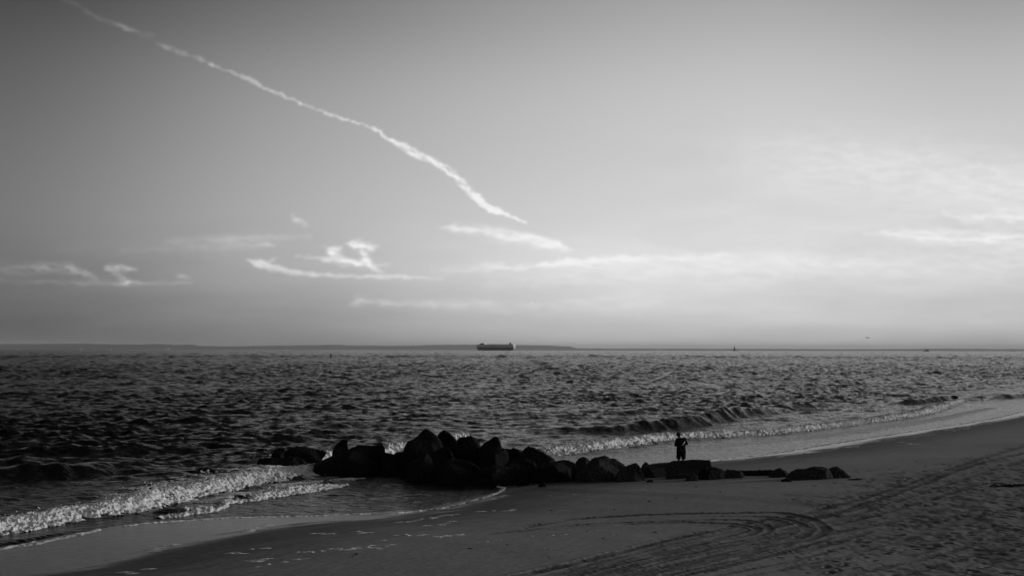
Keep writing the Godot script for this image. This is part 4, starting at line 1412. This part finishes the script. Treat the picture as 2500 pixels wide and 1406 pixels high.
	for line in 4:
		var y := 1.165 - line * 0.03
		var x := -0.05
		while x < 0.10:
			var w := rng.randf_range(0.008, 0.02)
			quad(pr2, onto.call(x, y + 0.008), onto.call(x + w, y + 0.008), onto.call(x + w, y - 0.006), onto.call(x, y - 0.006))
			x += w + rng.randf_range(0.006, 0.02)
	put("shirt_print", done(pr2), mat(0.09, 0.9, 0.2), sh)
	# the small dark thing in the hands is hidden by the body; shoes
	for a in [anL, anR]:
		var f := SurfaceTool.new()
		f.begin(Mesh.PRIMITIVE_TRIANGLES)
		var ox := -0.02 if a.x < 0.0 else 0.03
		field_nets([[a + Vector3(0, -0.035, 0.045), a + Vector3(ox, -0.045, -0.17), 0.045, 0.036], [a, a + Vector3(0, -0.03, 0.02), 0.046, 0.046]], 0.02, 0.011, f)
		f.generate_normals()
		put("shoe", f.commit(), mat(0.02, 0.8, 0.3), n)

# =====================================================================  far things
func hill_foot(px: float) -> float:            # height of the far shore's buildings above the water there
	var d := hill_distance(px)
	return maxf(0.0, deep(px, 852.6 + px * 0.0016, d).y - sunk(d))

func hill_distance(px: float) -> float:       # the coast draws away to the right
	return lerpf(26000.0, 52000.0, smoothstep(200.0, 1500.0, px))

func make_hills() -> void:
	var top := [[-700, 838], [-300, 838], [0, 839], [60, 838.2], [125, 838], [250, 840], [330, 839.4], [380, 841], [410, 840], [445, 844.5], [540, 845], [640, 843.6], [750, 842.2], [812, 841.4], [828, 843.4], [930, 844], [1000, 843.6], [1060, 841.6], [1150, 841], [1260, 842], [1330, 843], [1385, 845], [1420, 850.2], [1520, 851.2], [1700, 851.4], [1900, 852], [2100, 852.8], [2260, 852], [2330, 851], [2420, 851.6], [2500, 852], [2800, 852.5], [3200, 853]]
	var nz := noise(71, 0.02, 4)
	var d := 28000.0
	var cols := []
	for i in 900:
		var px := -700.0 + i * 3900.0 / 899.0
		var k := 0
		while k < top.size() - 2 and px > top[k + 1][0]:
			k += 1
		var f: float = (px - top[k][0]) / (top[k + 1][0] - top[k][0])
		var y := lerpf(top[k][1], top[k + 1][1], smoothstep(0.0, 1.0, f))
		var p := deep(px, y, hill_distance(px))
		cols.append(Vector3(p.x, p.y + nz.get_noise_1d(px) * 10.0 + nz.get_noise_1d(px * 5.0) * 4.8, p.z))
	var depths := [0.0, 180.0, 750.0, 1800.0, 3300.0]
	var heights := [0.0, 0.35, 0.75, 1.0, 0.0]
	var v := PackedVector3Array()
	var keep := PackedByteArray()
	for j in depths.size():
		for i in cols.size():
			var c: Vector3 = cols[i]
			var foot := sunk(Vector2(c.x, c.z).length()) - 12.0
			v.append(Vector3(c.x, lerpf(foot, c.y, heights[j]), c.z - depths[j] + nz.get_noise_1d(i * 2.0) * 120.0))
			keep.append(1)
	var o := put("hills", grid_mesh(v, cols.size(), depths.size(), keep), mat(0.05, 1.0, 0.1))
	tag(o, "low wooded hills of the far shore along the horizon", "hills", "", "structure")
	# pale buildings on that shore
	rng.seed = 15
	var pale := mat(0.6, 0.9, 0.3)
	var dome := base("domed_building", afloat(409, hill_distance(409) - 500.0) + Vector3(0, hill_foot(409), 0))
	tag(dome, "pale domed building on the far shore below the hills", "building")
	var s := st_new()
	box(s, Vector3(-26, 0, -24), Vector3(26, 21, 24))
	put("wall", done(s), pale, dome)
	var sp := SphereMesh.new()
	sp.radius = 24.0
	sp.height = 24.0
	sp.is_hemisphere = true
	var dm := put("dome", sp, pale, dome)
	dm.position.y = 21.0
	for px in [42, 196, 402, 612, 624, 640, 696, 704, 712, 1432, 1512]:
		var b := base("shore_building", afloat(px, hill_distance(px) - 500.0) + Vector3(0, hill_foot(px), 0))
		tag(b, "small pale building on the far shore", "building", "pale buildings on the far shore")
		var w := rng.randf_range(14.0, 26.0)
		var hh := rng.randf_range(14.0, 22.0)
		var sw := st_new()
		box(sw, Vector3(-w, 0, -14), Vector3(w, hh, 14))
		put("wall", done(sw), pale, b)
		var sr := st_new()
		hexa(sr, [Vector3(-w - 1, hh, 15), Vector3(w + 1, hh, 15), Vector3(w + 1, hh, -15), Vector3(-w - 1, hh, -15), Vector3(-w, hh + 8, 0.5), Vector3(w, hh + 8, 0.5), Vector3(w, hh + 8, -0.5), Vector3(-w, hh + 8, -0.5)])
		put("roof", done(sr), mat(0.2), b)

func make_ship() -> void:
	# a car carrier, bow to the left and a little away
	var d := 5500.0
	var n := base("car_carrier", afloat(1210, d), deg_to_rad(-20.0))
	tag(n, "large slab-sided car carrier ship with dark hull and pale upper decks", "ship")
	var L := 103.0
	var B := 16.0
	var dark := mat(0.2, 0.6, 0.4)
	var pale := mat(0.85, 0.6, 0.4)
	var s := st_new()
	hexa(s, [Vector3(-L + 10, -1, B * 0.4), Vector3(L - 2, -1, B), Vector3(L - 2, -1, -B), Vector3(-L + 10, -1, -B * 0.4), Vector3(-L, 17, B * 0.75), Vector3(L, 17, B), Vector3(L, 17, -B), Vector3(-L, 17, -B * 0.75)])
	put("hull", done(s), dark, n)
	s = st_new()
	hexa(s, [Vector3(-L + 1, 17, B * 0.75), Vector3(L, 17, B), Vector3(L, 17, -B), Vector3(-L + 1, 17, -B * 0.75), Vector3(-L + 5, 31, B * 0.8), Vector3(L, 31, B), Vector3(L, 31, -B), Vector3(-L + 5, 31, -B * 0.8)])
	var up := put("upper_decks", done(s), pale, n)
	for x in [-14.0, -7.0]:                                      # dark seams of the side door
		s = st_new()
		box(s, Vector3(x - 0.7, 6, B * 0.98), Vector3(x + 0.7, 31, B + 0.5))
		put("door_seam", done(s), mat(0.12), up)
	s = st_new()
	box(s, Vector3(L, 8, -9), Vector3(L + 1.2, 28, 3))
	put("stern_ramp", done(s), mat(0.7), n)
	s = st_new()
	box(s, Vector3(-L + 22, 31, -14), Vector3(-L + 46, 37, 14), 0.5)
	var br := put("bridge", done(s), mat(0.75), n)
	s = st_new()
	box(s, Vector3(-L + 21.4, 33, -14.4), Vector3(-L + 44, 35.6, 14.6))
	put("bridge_windows", done(s), mat(0.05, 0.2), br)
	s = st_new()
	bar(s, Vector3(-L + 34, 37, 0), Vector3(-L + 34, 45, 0), 0.8, 0.3)
	put("mast", done(s), pale, br)
	s = st_new()
	box(s, Vector3(L - 26, 31, -5), Vector3(L - 19, 40, 5), 0.6)
	put("funnel", done(s), mat(0.03), n)
	for x in [-48.0, -38.0, -24.0, -10.0, 0.0, 8.0, 14.0, 30.0, 44.0, 58.0, 68.0, 90.0]:
		s = st_new()
		box(s, Vector3(x - 2, 31, 2), Vector3(x + 2, 32.8, 8), 0.2)
		put("roof_vent", done(s), mat(0.7), n)

func make_far_things() -> void:
	var dark := mat(0.03, 0.8)
	# lighthouse on a rocky shoal
	var d := 5300.0
	var n := base("lighthouse", afloat(1794, d))
	tag(n, "dark offshore lighthouse tower on a low rocky shoal", "lighthouse")
	var s := st_new()
	box(s, Vector3(-14, -1, -8), Vector3(18, 1.8, 8), 1.2)
	put("shoal", done(s), dark, n)
	s = st_new()
	bar(s, Vector3(0, 1.5, 0), Vector3(0, 5, 0), 6.0, 5.0, 12)
	put("foundation", done(s), dark, n)
	s = st_new()
	bar(s, Vector3(0, 5, 0), Vector3(0, 17, 0), 3.4, 2.4, 12)
	put("tower", done(s), dark, n)
	s = st_new()
	bar(s, Vector3(0, 17, 0), Vector3(0, 17.6, 0), 3.4, 3.4, 12)
	put("gallery", done(s), dark, n)
	s = st_new()
	bar(s, Vector3(0, 17.6, 0), Vector3(0, 20, 0), 1.7, 1.7, 10)
	bar(s, Vector3(0, 20, 0), Vector3(0, 22, 0), 2.0, 0.2, 10)
	put("lantern_house", done(s), dark, n)
	# a second light with a pale foot, before the hills
	n = base("lighthouse", afloat(267, 5300.0))
	tag(n, "small light tower with a pale base before the far hills", "lighthouse")
	s = st_new()
	bar(s, Vector3(0, -1, 0), Vector3(0, 4, 0), 6.5, 5.0, 12)
	put("foundation", done(s), mat(0.6), n)
	s = st_new()
	bar(s, Vector3(0, 4, 0), Vector3(0, 14, 0), 2.2, 1.6, 10)
	put("tower", done(s), mat(0.25), n)
	s = st_new()
	bar(s, Vector3(0, 14, 0), Vector3(0, 17, 0), 2.0, 0.6, 10)
	put("lantern_house", done(s), dark, n)
	# trawler with its booms
	n = base("fishing_trawler", afloat(2263, 4700.0), 0.15)
	tag(n, "dark fishing trawler with mast and spread booms on the horizon", "boat")
	s = st_new()
	hexa(s, [Vector3(-11, -0.5, 2), Vector3(11, -0.5, 2.6), Vector3(11, -0.5, -2.6), Vector3(-11, -0.5, -2), Vector3(-12.5, 2.6, 3), Vector3(13.5, 4.2, 1), Vector3(13.5, 4.2, -1), Vector3(-12.5, 2.6, -3)])
	put("hull", done(s), dark, n)
	s = st_new()
	box(s, Vector3(1, 2.6, -2), Vector3(8, 7.4, 2), 0.3)
	put("wheelhouse", done(s), mat(0.06), n)
	s = st_new()
	bar(s, Vector3(-0.5, 2.5, 0), Vector3(-0.5, 18, 0), 0.5, 0.25)
	put("mast", done(s), dark, n)
	for e in [Vector3(-13, 9.5, 2), Vector3(12.5, 10.5, -2)]:
		s = st_new()
		bar(s, Vector3(-0.5, 5, 0), e, 0.3, 0.2)
		put("boom", done(s), dark, n)
		s = st_new()
		bar(s, Vector3(-0.5, 17, 0), e, 0.1, 0.1, 4)
		put("stay", done(s), dark, n)
	# channel buoys
	for p in [[807, 875.0, 13.0, "dark lattice-topped channel buoy with a gull-white float beside it", "channel_buoy"], [2155, 868.5, 5.5, "short dark buoy standing in the water before the trawler", "marker_buoy"], [1101, 867.2, 2.2, "tiny dark float bobbing in open water near the ship", "float_buoy"]]:
		var g := ground(p[0], p[1], 0.0)
		var h: float = p[2] * -g.z / FPX
		g.y = sunk(-g.z)
		n = base(p[4], g)
		tag(n, p[3], "buoy")
		s = st_new()
		bar(s, Vector3(0, -0.3, 0), Vector3(0, h * 0.22, 0), h * 0.2, h * 0.2, 12)
		put("float", done(s), dark, n)
		for k in 4:
			var an := TAU * (k + 0.5) / 4
			s = st_new()
			bar(s, Vector3(cos(an) * h * 0.17, h * 0.2, sin(an) * h * 0.17), Vector3(cos(an) * h * 0.07, h * 0.75, sin(an) * h * 0.07), h * 0.025, h * 0.02)
			put("strut", done(s), dark, n)
		s = st_new()
		bar(s, Vector3(0, h * 0.72, 0), Vector3(0, h * 0.9, 0), h * 0.1, h * 0.08, 10)
		put("lamp_housing", done(s), dark, n)
		s = st_new()
		bar(s, Vector3(0, h * 0.9, 0), Vector3(0, h, 0), h * 0.03, h * 0.02)
		put("top_spike", done(s), dark, n)
	var fb := ground(811, 875.2, 0.0)
	var fs := SphereMesh.new()
	fs.radius = 0.45
	fs.height = 0.8
	var fo := put("mooring_ball", fs, mat(0.7), self)
	fo.position = fb + Vector3(0, 0.15, 0)
	tag(fo, "small white mooring ball floating beside the channel buoy", "buoy")
	# motor boat with its wake
	var g2 := ground(1815, 868.4, 0.0)
	g2.y = sunk(-g2.z)
	n = base("motor_boat", g2, 0.1)
	tag(n, "small white motor boat running with a white wake", "boat")
	s = st_new()
	hexa(s, [Vector3(-2.2, -0.1, 0.5), Vector3(2.4, -0.1, 0.8), Vector3(2.4, -0.1, -0.8), Vector3(-2.2, -0.1, -0.5), Vector3(-3, 0.9, 0.3), Vector3(2.6, 0.7, 1), Vector3(2.6, 0.7, -1), Vector3(-3, 0.9, -0.3)])
	put("hull", done(s), mat(0.75, 0.5), n)
	s = st_new()
	box(s, Vector3(-0.4, 0.7, -0.6), Vector3(0.9, 1.3, 0.6), 0.15)
	put("console", done(s), mat(0.4), n)
	s = st_new()
	rng.seed = 3
	for k in 26:
		var x := 3.0 + rng.randf() * 11.0
		var z := rng.randf_range(-0.5, 0.5) * x * 0.2
		box(s, Vector3(x - rng.randf_range(0.3, 0.9), -0.2, z - 0.4), Vector3(x + 0.6, rng.randf_range(0.2, 0.45), z + 0.4), 0.15)
	var wk := put("boat_wake", done(s), mat(0.8))
	wk.position = g2
	tag(wk, "white churned wake behind the small motor boat", "foam", "", "stuff")
	n = base("motor_boat", afloat(2475, 5200.0))
	tag(n, "tiny white cabin boat far out beyond the trawler", "boat")
	s = st_new()
	hexa(s, [Vector3(-6, -0.3, 1.6), Vector3(5, -0.3, 2), Vector3(5, -0.3, -2), Vector3(-6, -0.3, -1.6), Vector3(-8, 2.6, 0.6), Vector3(5.4, 2.2, 2.4), Vector3(5.4, 2.2, -2.4), Vector3(-8, 2.6, -0.6)])
	put("hull", done(s), mat(0.75), n)
	s = st_new()
	box(s, Vector3(-3, 2.2, -1.6), Vector3(3, 5.5, 1.6), 0.4)
	put("cabin", done(s), mat(0.75), n)

func gull(px: float, py: float, d: float, span: float, label: String, tone: float) -> void:
	var n := base("gull", deep(px, py, d), 0.5)
	tag(n, label, "bird")
	var m := mat(tone, 0.9)
	var s := st_new()
	var u := span * 0.5
	bar(s, Vector3(0, 0, u * 0.4), Vector3(0, 0.02, 0.0), u * 0.03, u * 0.11, 8)
	bar(s, Vector3(0, 0.02, 0), Vector3(0, 0.03, -u * 0.38), u * 0.11, u * 0.05, 8)
	bar(s, Vector3(0, 0.03, -u * 0.38), Vector3(0, 0.01, -u * 0.5), u * 0.04, u * 0.005, 6)
	put("body", done(s), m, n)
	for sd in [-1.0, 1.0]:
		s = st_new()
		var up: float = 0.22 if sd < 0.0 else 0.10
		var a := Vector3(sd * u * 0.06, u * 0.04, 0)
		var b := Vector3(sd * u * 0.45, u * up, -u * 0.08)
		var c := Vector3(sd * u, -u * 0.16 * (1.0 if sd < 0.0 else 0.3), u * 0.1)
		var th := Vector3(0, u * 0.03, 0)
		hexa(s, [a + Vector3(0, 0, u * 0.14), b + Vector3(0, 0, u * 0.12), b - Vector3(0, 0, u * 0.12), a - Vector3(0, 0, u * 0.12), a + th + Vector3(0, 0, u * 0.14), b + th + Vector3(0, 0, u * 0.12), b + th - Vector3(0, 0, u * 0.12), a + th - Vector3(0, 0, u * 0.12)])
		hexa(s, [b + Vector3(0, 0, u * 0.12), c, c - Vector3(0, 0, u * 0.02), b - Vector3(0, 0, u * 0.12), b + th + Vector3(0, 0, u * 0.12), c + th * 0.4, c + th * 0.4 - Vector3(0, 0, u * 0.02), b + th - Vector3(0, 0, u * 0.12)])
		put("wing", done(s), m, n)

# =====================================================================
func _ready() -> void:
	# camera
	var cam := Camera3D.new()
	cam.name = "camera"
	add_child(cam)
	cam.position = origin
	cam.rotation = Vector3(PITCH, 0, ROLL)
	cam.fov = rad_to_deg(2.0 * atan(703.0 / FPX))
	cam.near = 0.1
	cam.far = 120000.0
	cam.current = true
	cam_basis = cam.basis
	# sky and exposure
	var env := Environment.new()
	env.background_mode = Environment.BG_SKY
	var sky := Sky.new()
	sky.sky_material = make_sky()
	env.sky = sky
	env.tonemap_mode = Environment.TONE_MAPPER_LINEAR
	env.tonemap_exposure = 1.0
	env.fog_enabled = true
	env.fog_density = 0.000022
	env.fog_light_color = Color(0.8, 0.8, 0.8)
	env.sdfgi_enabled = true
	env.ssao_enabled = true
	env.ssil_enabled = true
	var we := WorldEnvironment.new()
	we.name = "environment"
	we.environment = env
	add_child(we)
	# the low sun, hazy, off to the right
	var sun := DirectionalLight3D.new()
	sun.name = "sun"
	sun.light_energy = 0.5
	sun.light_angular_distance = 10.0
	sun.shadow_enabled = true
	add_child(sun)
	var az := deg_to_rad(82.0)
	var el := deg_to_rad(9.0)
	sun.look_at_from_position(Vector3(sin(az) * cos(el), sin(el), -cos(az) * cos(el)) * 100.0, Vector3.ZERO)
	# the large structure
	shore_tables()
	make_relief()
	make_beach()
	make_sea()
	make_hills()
	# objects
	make_rocks()
	make_person()
	make_ship()
	make_far_things()
	gull(2120, 825, 150.0, 0.95, "gull gliding low over the horizon with bent wings", 0.08)
	gull(645, 63, 260.0, 0.7, "pale gull high in the sky, the upper of two", 0.6)
	gull(651, 122, 240.0, 0.7, "pale gull high in the sky, the lower of two", 0.8)
	# small details
	make_foam()
	make_foam_flecks()
	make_wrack()
